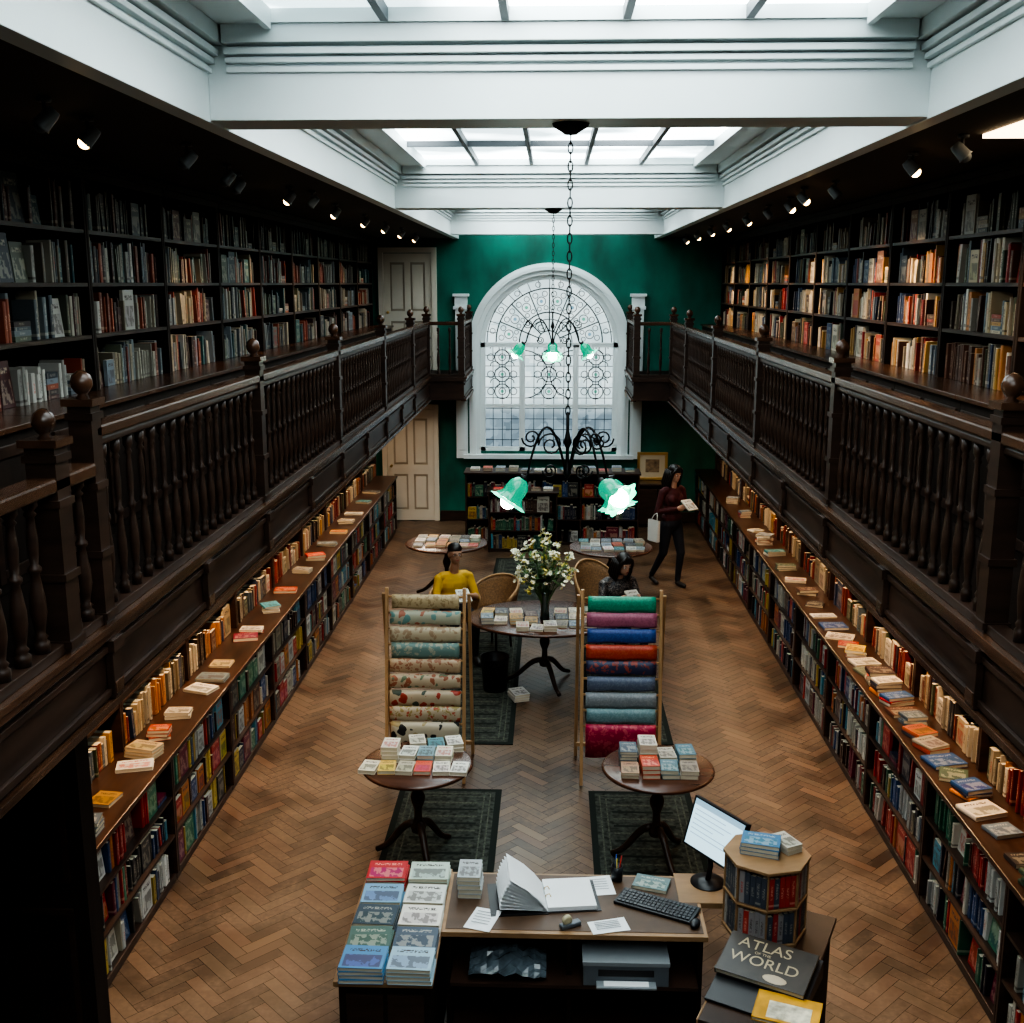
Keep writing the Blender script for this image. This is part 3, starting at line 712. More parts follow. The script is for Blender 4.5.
MB().box(-.3,.3,-.26,.26,-.02,0,M('strip_light_diffuser',(1,.9,.75),.4,emit=(1,.74,.46),es=4)).obj('ceiling_light_panel',loc=(2.50,5.75,BZ-.002),label='glowing rectangular warm light panel fixed to the gallery ceiling',category='light')
# ---------------------------------------------------------------- rugs
RUG=M('grey_green_rug_weave',(.044,.049,.041),.9,noise=.6,scale=(25,25,25),bump=.5,spec=.1)
RUGB=M('rug_border',(.020,.024,.021),.95,spec=.1)
RUGC=M('rug_pale_motif',(.078,.082,.066),.95,noise=.5,scale=(60,60,60),spec=.1)
def rug(x0,x1,y0,y1):
    b=MB(); hx=(x1-x0)/2; hy=(y1-y0)/2
    b.box(-hx,hx,-hy,hy,.001,.008,RUGB); b.box(-hx+.05,hx-.05,-hy+.05,hy-.05,.008,.0095,RUG)
    for e in (.09,.14): 
        for q in (-1,1):
            b.box(q*(hx-e)-.006,q*(hx-e)+.006,-hy+e,hy-e,.0095,.0105,RUGC); b.box(-hx+e,hx-e,q*(hy-e)-.006,q*(hy-e)+.006,.0095,.0105,RUGC)
    n=max(3,int((2*hy-.4)/.11))
    for i in range(n):
        yy=-hy+.2+(2*hy-.4)*(i+.5)/n
        b.box(-hx+.18,hx-.18,yy-.014,yy+.014,.0095,.0103,RUGC if i%2 else RUGB)
    b.obj('rug',loc=((x0+x1)/2,(y0+y1)/2,0),label='grey-green woven runner with a dark striped border',category='rug',group='floor runners')
rug(-1.26,-.40,7.05,8.62); rug(.33,1.18,7.05,8.62); rug(-1.15,-.34,9.55,12.9); rug(.35,1.15,9.6,12.9); rug(-.85,-.05,14.2,16.6)
# ---------------------------------------------------------------- tables
def pedestal_table(x,y,r,lab,ry=None,z=.74,rot=0):
    th=thing('pedestal_table',lab,'table',(x,y,.011),rot)
    S=Matrix.Diagonal((1,(ry or r)/r,1,1))
    MB().lathe([(0,z-.035),(r-.03,z-.035),(r-.01,z-.028),(r,z-.015),(r-.004,z-.004),(r-.02,z),(0,z)],TABLEW,48,X=S).obj('tabletop',parent=th)
    MB().lathe([(.05,.2),(.06,.24),(.03,.3),(.028,.38),(.05,.44),(.055,.48),(.03,.54),(.025,.62),(.06,.68),(.09,z-.04)],DARK,18).obj('column',parent=th)
    for k in range(3):
        a=2*pi*k/3+.9; ca,sa=math.cos(a),math.sin(a); L=min(r,.55)*.72
        P=[(ca*(.03+L*t),sa*(.03+L*t),.26-.02*math.sin(t*pi)-(.235*(t**1.3))+.05*math.sin(2*pi*t)*0.5) for t in [j/9 for j in range(10)]]
        P[-1]=(P[-1][0],P[-1][1],.02)
        MB().tube(P,[.032-.012*j/9 for j in range(9)]+[.022],DARK,8).obj('leg',parent=th)
    return th
def table_books(x,y,z,xs,ys,n,pal='mix',w=.13,l=.19,g='books on a round table',jit=.012):
    for i in xs:
        for j in ys:
            nn=R.randint(*n)
            if nn: stack(x+i+R.uniform(-jit,jit),y+j+R.uniform(-jit,jit),z,nn,w,l,pal,R.uniform(-.12,.12),g)
pedestal_table(.79,7.5,.41,'round polished mahogany pedestal table stacked with paperbacks')
pedestal_table(-.97,7.5,.41,'round dark pedestal table covered with rows of pale paperbacks')
TZ=.752
WHP=[(.66,.60,.48),(.66,.63,.56),(.6,.1,.05),(.66,.44,.12),(.22,.32,.36),(.66,.60,.50),(.46,.40,.30)]
for i,xx in enumerate((-.21,-.07,.07,.21)):
    for j,yy in enumerate((-.12,.09)):
        stack(.79+xx,7.5+yy,TZ,R.randint(2,3) if j==0 else R.randint(3,5),.125,.19,'mix',R.uniform(-.1,.1),'books on a round table',c=((.38,.22,.14),(.08,.10,.12),(.5,.07,.03),(.58,.52,.42),(.10,.17,.20),(.46,.40,.32),(.30,.25,.2),(.08,.17,.22))[(i*2+j)%8])
for i in range(6):
    for j in range(2):
        xx=-.97-.335+i*.132; yy=7.5-.12+j*.2
        if abs(xx+.97)>.3 and j==1: continue
        stack(xx,yy,TZ,1 if j==0 else R.randint(2,4),.12,.18,'mix',R.uniform(-.08,.08),'books on a round table',c=WHP[(i*3+j*2)%7],t=.03)
for k in range(3): stack(-1.0+k*.14,7.5+.28,TZ,2,.12,.17,'mix',.2,'books on a round table',c=((.62,.56,.46),(.10,.24,.27),(.64,.60,.52))[k])
pedestal_table(-1.42,14.5,.56,'round dark pedestal table with books spread over its top')
pedestal_table(.80,14.35,.56,'round dark pedestal table covered with books near the walking person')
table_books(-1.42,14.5,TZ,(-.35,-.2,-.05,.1,.25,.38),(-.2,.03,.25),(1,1),'warm')
table_books(.80,14.35,TZ,(-.35,-.2,-.05,.1,.25,.38),(-.2,.03,.25),(1,1),'cool')
pedestal_table(-.06,11.15,.82,'oval mahogany table with stacked books and a vase of flowers',ry=.64)
table_books(-.06,11.15,TZ,(-.6,-.45,-.3,-.15),(-.2,.03),(1,2),'warm')
table_books(-.06,11.15,TZ,(.17,.32,.47),(-.3,-.08,.14),(1,2),'warm')
table_books(-.06,11.15,TZ,(-.22,-.08,.05),(-.42,),(1,2),'warm')
stack(-.32,10.7,.011,3,.16,.22,'cool',.4,'books on the floor under the table',c=(.5,.48,.44))
def bin_():
    th=thing('waste_basket','black tapered waste basket standing under the oval table','basket',(-.58,10.95,.011))
    MB().lathe([(.0,0),(.12,0),(.15,.36),(.16,.37),(.145,.36),(.115,.02),(0,.02)],BLACK,20).obj('basket_body',parent=th)
bin_()
# ---------------------------------------------------------------- vase & flowers
def vase():
    th=thing('vase','dark glass vase standing on the oval table','vase',(-.06,11.05,TZ+.001))
    MB().lathe([(0,0),(.045,0),(.05,.01),(.042,.1),(.048,.2),(.062,.27),(.072,.31),(.067,.31),(.052,.25),(.037,.12),(.037,.015),(0,.015)],M('dark_vase_glass',(.02,.035,.03),.1,spec=.8),24).obj('vase_body',parent=th)
    fl=thing('flower_bouquet','loose bouquet of white and yellow flowers with green stems','flowers',(-.06,11.05,TZ+.10))
    st=MB();lf=MB();bl=MB()
    G=M('stem_green',(.07,.16,.04),.6); G2=M('leaf_green',(.07,.13,.04),.6,noise=.3); W=M('white_petals',(.80,.78,.62),.6); Yl=M('yellow_petals',(.66,.56,.14),.6)
    for i in range(78):
        a=R.uniform(0,2*pi); sp=R.uniform(.03,.34); h=R.uniform(.34,.90)*(1-.22*(sp/.3))
        tip=Vector((math.cos(a)*sp,math.sin(a)*sp,h)); mid=Vector((tip.x*.3,tip.y*.3,.28))
        q=Vector((math.cos(a)*.015,math.sin(a)*.015,0))
        P=[q.lerp(mid,t)*(1-t)+mid.lerp(tip,t)*t for t in (0,.25,.5,.75,1)]
        st.tube(P,.0025,G,4)
        for k in range(4):
            c=mid.lerp(tip,R.uniform(.1,.85)); b=R.uniform(0,2*pi); L=R.uniform(.06,.11)
            dv=Vector((math.cos(b),math.sin(b),R.uniform(.1,.8)))*L; sd=Vector((-math.sin(b),math.cos(b),0))*L*.22
            lf.add([c,c+dv*.5+sd,c+dv,c+dv*.5-sd],[(0,1,2,3)],G2)
        for cl in range(R.randint(3,5)):
            c0=tip+Vector((R.uniform(-.035,.035),R.uniform(-.035,.035),R.uniform(-.05,.02))); mt=W if R.random()<.8 else Yl
            bl.ell(c0,(.008,.008,.008),Yl,su=6,sv=4)
            tx=Matrix.Rotation(R.uniform(-.8,.8),4,'X')@Matrix.Rotation(R.uniform(-.8,.8),4,'Y')
            for p in range(6):
                b=2*pi*p/6; X=Matrix.Translation(c0)@tx@Matrix.Rotation(b,4,'Z'); r=.028
                bl.add([(0,0,0),(r*.6,r*.35,.006),(r,0,.012),(r*.6,-r*.35,.006)],[(0,1,2,3)],mt,X=X)
    st.obj('stem',parent=fl,kind='stuff'); lf.obj('leaf',parent=fl,kind='stuff'); bl.obj('blossom',parent=fl,kind='stuff')
vase()
# ---------------------------------------------------------------- gift wrap racks
def pat(name,c1,c2,scale,c3=None):
    m,t,b=nt(name); tc=t.nodes.new('ShaderNodeTexCoord'); v=t.nodes.new('ShaderNodeTexVoronoi'); v.inputs['Scale'].default_value=scale
    nn=t.nodes.new('ShaderNodeTexNoise'); nn.inputs['Scale'].default_value=scale*.6; t.links.new(tc.outputs['Object'],nn.inputs['Vector'])
    vm=t.nodes.new('ShaderNodeMixRGB'); vm.inputs[0].default_value=.10; t.links.new(tc.outputs['Object'],vm.inputs[1]); t.links.new(nn.outputs['Color'],vm.inputs[2])
    t.links.new(vm.outputs[0],v.inputs['Vector']); f=mathn(t,'LESS_THAN',v.outputs['Distance'],.42)
    c=mixc(t,f,(*c1,1),(*c2,1))
    if c3:
        sc=t.nodes.new('ShaderNodeSeparateColor'); t.links.new(v.outputs['Color'],sc.inputs[0])
        c=mixc(t,mathn(t,'MULTIPLY',f,mathn(t,'GREATER_THAN',sc.outputs[0],.55)),c,(*c3,1))
    t.links.new(c,b.inputs['Base Color']); b.inputs['Roughness'].default_value=.5; return m
LP=[('gold',(.40,.31,.18),(.28,.20,.10),30,None),('aqua',(.36,.36,.27),(.13,.26,.24),18,(.34,.12,.07)),('cream',(.46,.39,.27),(.35,.24,.15),22,None),('teal',(.14,.23,.21),(.33,.33,.25),24,None),('peach',(.42,.30,.19),(.30,.13,.07),26,None),('beige',(.44,.35,.24),(.30,.10,.05),20,(.13,.17,.10)),('red floral',(.44,.36,.25),(.34,.04,.02),14,(.05,.07,.05)),('dotted',(.42,.35,.25),(.29,.22,.08),28,(.4,.08,.04)),('leafy',(.50,.45,.34),(.02,.02,.02),13,(.36,.29,.14))]
RP=[('green',(.012,.22,.13),(.02,.28,.17),40,None),('mauve',(.34,.10,.16),(.28,.08,.13),40,None),('blue',(.025,.06,.22),(.035,.085,.27),40,None),('scarlet',(.40,.045,.022),(.42,.075,.035),40,None),('navy',(.03,.035,.08),(.25,.05,.035),26,None),('slate',(.10,.12,.18),(.13,.16,.21),40,None),('silver',(.20,.22,.24),(.25,.27,.28),40,None),('aqua',(.13,.23,.25),(.18,.28,.29),40,None),('magenta',(.38,.012,.06),(.50,.08,.11),26,None)]
def rack(x,y,pats,lab):
    W=.33
    th=thing('display_rack',lab,'rack',(x,y,.011))
    H=1.66; lean=.24
    for sx_ in (-1,1):
        def leg(y0,y1,z1,xx,nm):
            b=MB(); vs=[]
            for (yy,zz) in ((y0,0),(y1,z1)):
                for a,c in ((-.014,-.02),(.014,-.02),(.014,.02),(-.014,.02)): vs.append((xx+a,yy+c,zz))
            b.add(vs,[(0,3,2,1),(4,5,6,7),(0,1,5,4),(1,2,6,5),(2,3,7,6),(3,0,4,7)],BEECH); b.obj(nm,parent=th,bevel=.003)
        leg(0,lean,H,sx_*W,'front_post'); leg(lean*2+.12,lean+.045,H-.06,sx_*(W+.035),'rear_post')
    MB().box(-W-.035,W+.035,lean*2+.05,lean*2+.08,.12,.15,BEECH).obj('crossbar',parent=th)
    zs=[1.585-i*.135 for i in range(9)]
    for i,z in enumerate(zs):
        yy=lean*z/H
        MB().tube([(-W,yy,z),(W,yy,z)],.011,BEECH,8).obj('rod',parent=th)
        nm,c1,c2,sc,c3=pats[i]
        m=pat('wrap_'+nm.replace(' ','_'),c1,c2,sc,c3)
        L=.27 if i==8 else .105+R.uniform(-.01,.015)
        w=.295+R.uniform(-.012,.008)
        prof=[(.03,-.09),(.028,-.03),(.02,.008),(0,.020),(-.024,.012),(-.036,-.015),(-.038,-.05),(-.032,-.085),(-.028,-L)]
        vs=[];fs=[];nx=13
        for k in range(nx):
            u=-w+2*w*k/(nx-1)
            for (a,b) in prof: vs.append((u,a+.003*math.sin(k*1.9+i),b+(.004*math.sin(k*.9+i*2) if b<-.08 else 0)))
        n=len(prof)
        for k in range(nx-1):
            for q in range(n-1): fs.append((k*n+q,(k+1)*n+q,(k+1)*n+q+1,k*n+q+1))
        b=MB(); b.add(vs,fs,m,True)
        o=b.obj('wrapping_paper_sheet',loc=(x,y+yy,.011+z),label='folded sheets of %s patterned wrapping paper over a rod'%nm,category='wrapping paper',group='wrapping paper on racks')
        so=o.modifiers.new('solid','SOLIDIFY'); so.thickness=.006; so.offset=1
rack(-1.06,8.72,LP,'leaning beech rack hung with cream and floral wrapping papers')
rack(.60,8.72,RP,'leaning beech rack hung with brightly coloured wrapping papers')
# ---------------------------------------------------------------- picture frame
def picture():
    th=thing('picture_frame','gold framed picture with cream mount leaning on the wall','picture',(1.78,19.3,.78))
    MB().box(-.27,.27,-.03,0,0,.05,BRASS).box(-.27,.27,-.03,0,.45,.5,BRASS).box(-.27,-.22,-.03,0,.05,.45,BRASS).box(.22,.27,-.03,0,.05,.45,BRASS).obj('frame',parent=th,bevel=.006)
    MB().box(-.22,.22,-.015,-.005,.05,.45,M('cream_mount',(.6,.5,.34),.7)).obj('mount_board',parent=th)
    MB().box(-.12,.12,-.018,-.015,.14,.37,M('sepia_print',(.25,.16,.09),.7,noise=.6,scale=(14,14,14))).obj('print',parent=th)
    c=MB(); c.box(-.35,.35,-.4,0,.0,.74,DARK2).box(-.38,.38,-.43,0,.74,.77,DARK)
    for q in (-.33,.01): c.box(q,q+.32,-.415,-.4,.06,.68,DARK)
    c.obj('cabinet',loc=(1.85,19.33,.002),label='small dark two-door cabinet against the green wall',category='cabinet',bevel=.004)
picture()
# ---------------------------------------------------------------- front desk
def desk():
    th=thing('desk','long shop counter desk with oak edge and dark open shelving','desk',(.12,5.65,.001))
    X0,X1,Y0,Y1=-.70,.74,-.30,.32
    MB().box(X0,X1,Y0,Y1,.73,.76,OAK).box(X0+.02,X1-.02,Y0+.03,Y1-.02,.76,.763,M('desk_leather',(.08,.044,.025),.5,noise=.2)).obj('desktop',parent=th,bevel=.004)
    b=MB()
    for q in (X0+.02,-.02,X1-.05): b.box(q,q+.03,Y0+.04,Y1-.02,0,.73,DARK2)
    b.box(X0+.05,X1-.05,Y1-.05,Y1-.02,0,.73,DARK2)
    b.obj('desk_frame',parent=th,bevel=.003)
    for z in (.14,.465): MB().box(X0+.05,X1-.05,Y0-.05,Y1-.05,z,z+.022,DARK).obj('shelf',parent=th)
    th2=thing('display_cabinet','oak topped dark cabinet carrying rows of face-up paperbacks','cabinet',(-.83,5.5,.001))
    MB().box(-.26,.25,-.56,.56,.70,.73,OAK).obj('cabinet_top',parent=th2,bevel=.004)
    MB().box(-.24,.23,-.52,.54,0,.70,DARK2).box(-.2,-.01,-.535,-.52,.06,.64,DARK).box(.01,.2,-.535,-.52,.06,.64,DARK).obj('cabinet_body',parent=th2,bevel=.003)
    for q in (-.03,.03): MB().lathe([(.01,0),(.014,.015),(0,.02)],BRASS,10,X=Matrix.Translation((q,-.535,.4))@Matrix.Rotation(pi/2,4,'X')).obj('knob',parent=th2)
    cols=[[(.42,.012,.015),(.16,.30,.42),(.03,.05,.07),(.06,.11,.09),(.07,.20,.36)],[(.40,.47,.40),(.54,.54,.50),(.60,.56,.50),(.05,.07,.10),(.26,.38,.46)]]
    for i in range(2):
        for j in range(5):
            stack(-1.08+.125+.247*i+.01,6.0-.12-j*.215,.732,4 if j in (0,4) else 3,.225,.195,'mix',0,'books on the display cabinet',c=cols[i][j],t=.022)
    stack(-.5+.05,5.78,.764,5,.13,.2,'cool',0,'books on the desk',c=(.32,.34,.35),t=.026)
    bd=thing('ring_binder','open lever binder with tall fan of white pages on the desk','binder',(-.02,5.70,.765),.12)
    MB().box(-.32,0,-.17,.17,0,.004,BLACK).box(0,.30,-.16,.16,0,.004,BLACK).obj('cover',parent=bd)
    p=MB()
    for k in range(9):
        a=.12+.115*k; L=.27
        pts=[(-L*t*math.cos(a*(1-.35*t)) ,L*t*math.sin(a*(1-.2*t))+.006) for t in (0,.3,.6,1)]
        vs=[];n=len(pts)
        for yy in (-.15,.15): vs+=[(u,yy,w) for u,w in pts]
        p.add(vs,[(i,i+1,n+i+1,n+i) for i in range(n-1)],PAPER,True)
    p.box(.0,.275,-.15,.15,.005,.03,PAPER)
    p.obj('pages',parent=bd)
    MB().tube([(0.005,-.04,.005),(0.0,-.04,.04),(.02,-.04,.05),(.03,-.04,.03)],.003,BRASS,6).tube([(0.005,.04,.005),(0.0,.04,.04),(.02,.04,.05),(.03,.04,.03)],.003,BRASS,6).obj('ring',parent=bd)
    kb=thing('keyboard','black computer keyboard lying askew on the desk','keyboard',(.61,5.63,.765),-.46)
    MB().box(-.23,.23,-.085,.085,0,.018,BLACK).obj('keyboard_base',parent=kb,bevel=.005)
    k=MB(); KEY=M('key_black',(.03,.03,.035),.35)
    for r in range(5):
        for c in range(18):
            if r==0 and 4<c<10: continue
            k.box(-.212+c*.0237,-.212+c*.0237+.019,-.07+r*.028,-.07+r*.028+.022,.018,.024,KEY)
    k.box(-.212+5*.0237,-.212+10*.0237-.005,-.07,-.048,.018,.024,KEY)
    k.obj('keys',parent=kb)
    flat(.60,5.86,.764,.2,.14,.02,(.10,.16,.16),-.3,'books on the desk','dark green illustrated book lying by the monitor')
    # small clutter
    for (x,y,rz,w,l) in ((.30,5.84,.15,.15,.20),(-.36,5.47,-.3,.15,.21),(.33,5.43,.25,.21,.12)):
        s=MB(); nx=5
        vs=[(-w/2+w*i/nx,-l/2+l*j/1,.0015+.004*(i/nx)**2*(j)) for i in range(nx+1) for j in range(2)]
        s.add(vs,[(2*i,2*i+2,2*i+3,2*i+1) for i in range(nx)],PAPER)
        for q in range(5): s.box(-w*.35,w*.3,l*.3-q*l*.13,l*.3-q*l*.13+.004,.0062,.0066,GREYP)
        o=s.obj('paper_sheet',loc=(x,y,.765),rot=(0,0,rz),label='loose white sheet of paper lying on the desk',category='paper')
        so=o.modifiers.new('s','SOLIDIFY'); so.thickness=.001
    pt=thing('pen_pot','small dark pot of pens standing on the desk','pen pot',(.40,5.91,.765))
    MB().lathe([(0,0),(.032,0),(.036,.09),(.031,.09),(.028,.006),(0,.006)],BLACK,18).obj('pot',parent=pt)
    for i,(a,cm) in enumerate(((.3,(.4,.03,.02)),(1.7,(.03,.08,.3)),(3.1,(.02,.02,.02)),(4.6,(.5,.4,.05)))):
        MB().tube([(.008*math.cos(a),.008*math.sin(a),.01),(.028*math.cos(a),.028*math.sin(a),.15)],.0035,M('pen_%d'%i,cm,.3),6).obj('pen',parent=pt)
    ms=MB(); ms.ell((0,0,.010),(.028,.045,.018),BLACK,su=16,sv=10); ms.obj('computer_mouse',loc=(.80,5.45,.772),rot=(0,0,-.4),label='small rounded black computer mouse beside the keyboard',category='mouse')
    tp=thing('tape_dispenser','grey tape dispenser standing on the desk edge','tape dispenser',(.12,5.42,.765),.5)
    MB().box(-.06,.06,-.02,.02,0,.025,GREYP).obj('dispenser_base',parent=tp,bevel=.006)
    MB().lathe([(.012,-.010),(.028,-.010),(.028,.010),(.012,.010)],M('clear_tape',(.5,.45,.3),.2),20,X=Matrix.Translation((-.02,0,.045))@Matrix.Rotation(pi/2,4,'X')).obj('tape_roll',parent=tp)
    mo=thing('computer_monitor','flat black computer monitor with glowing pale screen on the desk','monitor',(.93,5.90,.765),0)
    MB().box(-.19,.12,-.22,.10,-.035,0,OAK).obj('plinth',parent=mo,bevel=.004)
    MB().lathe([(0,0),(.10,0),(.10,.008),(.03,.018),(.02,.02),(0,.02)],BLACK,24).obj('monitor_base',parent=mo)
    MB().tube([(0,0,.015),(.015,.01,.1),(.01,.01,.2)],.016,BLACK,10).obj('stand',parent=mo)
    X=Matrix.Translation((0.03,0,.31))@Matrix.Rotation(math.radians(-56),4,'Z')@Matrix.Rotation(math.radians(-18),4,'X')@Matrix.Scale(.93,4)
    MB().box(-.235,.235,0,.03,-.16,.16,BLACK,X=X).box(-.235,.235,-.008,0,-.16,-.147,BLACK,X=X).box(-.235,.235,-.008,0,.147,.16,BLACK,X=X).box(-.235,-.222,-.008,0,-.147,.147,BLACK,X=X).box(.222,.235,-.008,0,-.147,.147,BLACK,X=X).obj('bezel',parent=mo,bevel=.003)
    s=MB(); SC=M('screen_glow',(.1,.12,.13),.2,emit=(.50,.74,.84),es=1.1)
    s.box(-.222,.222,-.003,-.0005,-.147,.147,SC,X=X)
    SL=M('screen_lines',(.1,.1,.1),.2,emit=(.26,.44,.56),es=.9)
    s.box(-.222,.222,-.004,-.003,.11,.147,SL,X=X)
    for i in range(6): s.box(-.2,-.2+R.uniform(.15,.36),-.0038,-.003,.08-i*.03,.085-i*.03,SL,X=X)
    s.obj('screen',parent=mo)
    pr=thing('printer','grey and black office printer on the shelf under the desk','printer',(.42,5.44,.490))
    MB().box(-.23,.23,-.14,.20,0,.12,GREYP).box(-.235,.235,-.145,.205,.12,.145,GREYL).box(-.15,.15,-.145,-.14,.06,.10,BLACK).obj('printer_body',parent=pr,bevel=.012)
    MB().box(-.16,.16,-.20,-.14,.02,.032,GREYL).box(-.12,.12,-.19,-.145,.032,.036,PAPER).obj('paper_tray',parent=pr,bevel=.004)
    bg=MB(); PL=M('crumpled_plastic',(.07,.09,.105),.2,noise=.5,scale=(12,12,12))
    n=14;vs=[];fs=[]
    for i in range(n):
        for j in range(n):
            u=i/(n-1)-.5; v=j/(n-1)-.5
            vs.append((u*.42,v*.26,.10*math.cos(u*2.6)*math.cos(v*2.6)+R.uniform(-.018,.018)))
    for i in range(n-1):
        for j in range(n-1): a=i*n+j; fs.append((a,a+1,a+n+1,a+n))
    bg.add(vs,fs,PL); o=bg.obj('plastic_bag',loc=(-.22,5.44,.51),label='crumpled translucent plastic bags heaped on the desk shelf',category='bag'); so=o.modifiers.new('s','SOLIDIFY'); so.thickness=.004
    sd=thing('side_desk','dark side desk joined to the shop counter carrying the carousel','desk',(1.16,5.08,.001),math.radians(-24))
    MB().box(-.24,.20,-.55,.62,.73,.76,DARK).box(-.25,-.24,-.55,.62,.73,.76,OAK).obj('desktop',parent=sd,bevel=.003)
    MB().box(-.22,.18,-.52,.58,0,.73,DARK2).obj('desk_body',parent=sd,bevel=.003)
    ca=thing('book_carousel','octagonal wooden revolving book display filled with small volumes','display stand',(1.17,5.45,.765),.25)
    OC=lambda r,z:[(r*math.cos(pi/8+pi/4*k),r*math.sin(pi/8+pi/4*k),z) for k in range(8)]
    def octp(mb,r,z0,z1,mat): mb.add(OC(r,z0)+OC(r,z1),[tuple(reversed(range(8))),tuple(range(8,16))]+[(k,(k+1)%8,8+(k+1)%8,8+k) for k in range(8)],mat)
    b=MB(); octp(b,.225,0,.02,OAK); octp(b,.17,.02,.43,OAKD); octp(b,.225,.215,.228,OAK); 
    for k in range(8):
        a=pi/8+pi/4*k; X=Matrix.Rotation(a,4,'Z'); b.box(.15,.222,-.005,.005,.02,.43,OAK,X=X)
    b.obj('carousel_body',parent=ca,bevel=.002)
    t=MB(); octp(t,.232,.43,.448,OAK); t.obj('carousel_top',parent=ca,bevel=.003)
    cz=[(.30,.03,.03),(.38,.04,.03),(.24,.22,.22),(.46,.42,.36),(.05,.06,.08),(.36,.35,.33),(.34,.03,.025)]
    for k in range(8):
        a=pi/4*k+.25
        if math.sin(a)>.6: continue
        for lv in (.022,.232):
            nb=5; cc=R.choice(cz)
            for q in range(nb):
                off=(q-(nb-1)/2)*.030
                px=1.17+math.cos(a)*.199-math.sin(a)*off; py=5.45+math.sin(a)*.199+math.cos(a)*off
                cq=cc if R.random()<.6 else R.choice(cz)
                link('book',UB,loc=(px,py,.767+lv),rot=(0,0,a),scale=(.026,.028,R.uniform(.165,.185)),color=cq,label=cname(cq)+' small book standing in the carousel',category='book',group='books in the carousel')
    stack(1.14,5.46,.765+.449,3,.2,.14,'cool',-.3,'books on the carousel',c=(.06,.16,.28))
    stack(1.28,5.50,.765+.449,2,.10,.16,'warm',.5,'books on the carousel',c=(.45,.42,.36))
    SXX=1.10
    st=thing('book_stand','sloping black book stand on the side desk','stand',(SXX,4.98,.765),math.radians(-28))
    MB().add([(-.22,-.3,0),(.24,-.3,0),(.24,.16,0),(-.22,.16,0),(-.22,-.3,.012),(.24,-.3,.012),(.24,.16,.10),(-.22,.16,.10)],[(0,3,2,1),(4,5,6,7),(0,1,5,4),(1,2,6,5),(2,3,7,6),(3,0,4,7)],BLACK).obj('stand_body',parent=st,bevel=.003)
    AT=Matrix.Translation((SXX,4.98,.765))@Matrix.Rotation(math.radians(-28),4,'Z')@Matrix.Translation((0,-.07,.068))@Matrix.Rotation(math.atan(.088/.46),4,'X')
    at=link('atlas',None,label='large dark atlas with gold lettering on a sloping stand',category='book'); at.matrix_world=AT@Matrix.Translation((0,.07,0))@Matrix.Diagonal((1.12,1.1,1,1))
    AC=M('atlas_cover',(.030,.022,.016),.35,noise=.4,scale=(9,9,9)); AG=M('atlas_lettering',(.36,.29,.18),.4)
    MB().box(-.2,.2,-.13,.13,0,.004,AC).box(-.2,.2,-.13,.13,.026,.03,AC).box(-.203,-.198,-.13,.13,0,.03,AC).obj('cover',parent=at,bevel=.002)
    MB().box(-.196,.195,-.125,.125,.004,.026,PAGE).obj('pages',parent=at)
    def text(body,size,loc,par,mat,name='lettering'):
        cu=bpy.data.curves.new('t','FONT'); cu.body=body; cu.size=size; cu.align_x='CENTER'; cu.align_y='CENTER'; cu.extrude=.0004
        tmp=bpy.data.objects.new('t',cu); COL.objects.link(tmp); bpy.context.view_layer.update()
        me=bpy.data.meshes.new_from_object(tmp.evaluated_get(bpy.context.evaluated_depsgraph_get())); bpy.data.objects.remove(tmp)
        me.materials.clear(); me.materials.append(mat); return link(name,me,parent=par,loc=loc)
    text('ATLAS',.085,(-.03,.075,.0308),at,AG); text('OF THE',.022,(-.03,.030,.0308),at,AG); text('WORLD',.085,(-.01,-.020,.0308),at,AG)
    MB().ell((.06,-.092,.0305),(.055,.026,.001),M('atlas_oval',(.42,.34,.24),.4)).obj('emblem',parent=at)
    yb=link('guide_book',None,label='yellow illustrated book with pale panel beside the atlas',category='book',loc=(1.14,4.68,.80),rot=(.0,0,math.radians(-20)))
    YC=M('yellow_cover',(.52,.27,.025),.4,noise=.25,scale=(12,12,12))
    MB().box(-.15,.15,-.11,.11,0,.003,YC).box(-.15,.15,-.11,.11,.017,.02,YC).box(-.153,-.148,-.11,.11,0,.02,YC).obj('cover',parent=yb)
    MB().box(-.148,.147,-.107,.107,.003,.017,PAGE).obj('pages',parent=yb)
    MB().box(-.09,.11,-.09,.04,.0201,.0208,M('cover_panel',(.5,.46,.36),.5,noise=.5,scale=(20,20,20))).obj('cover_panel',parent=yb)
    stack(1.14,4.68,.762,1,.26,.2,'cool',math.radians(-20),'books on the side desk',c=(.3,.32,.3),t=.036)
desk()
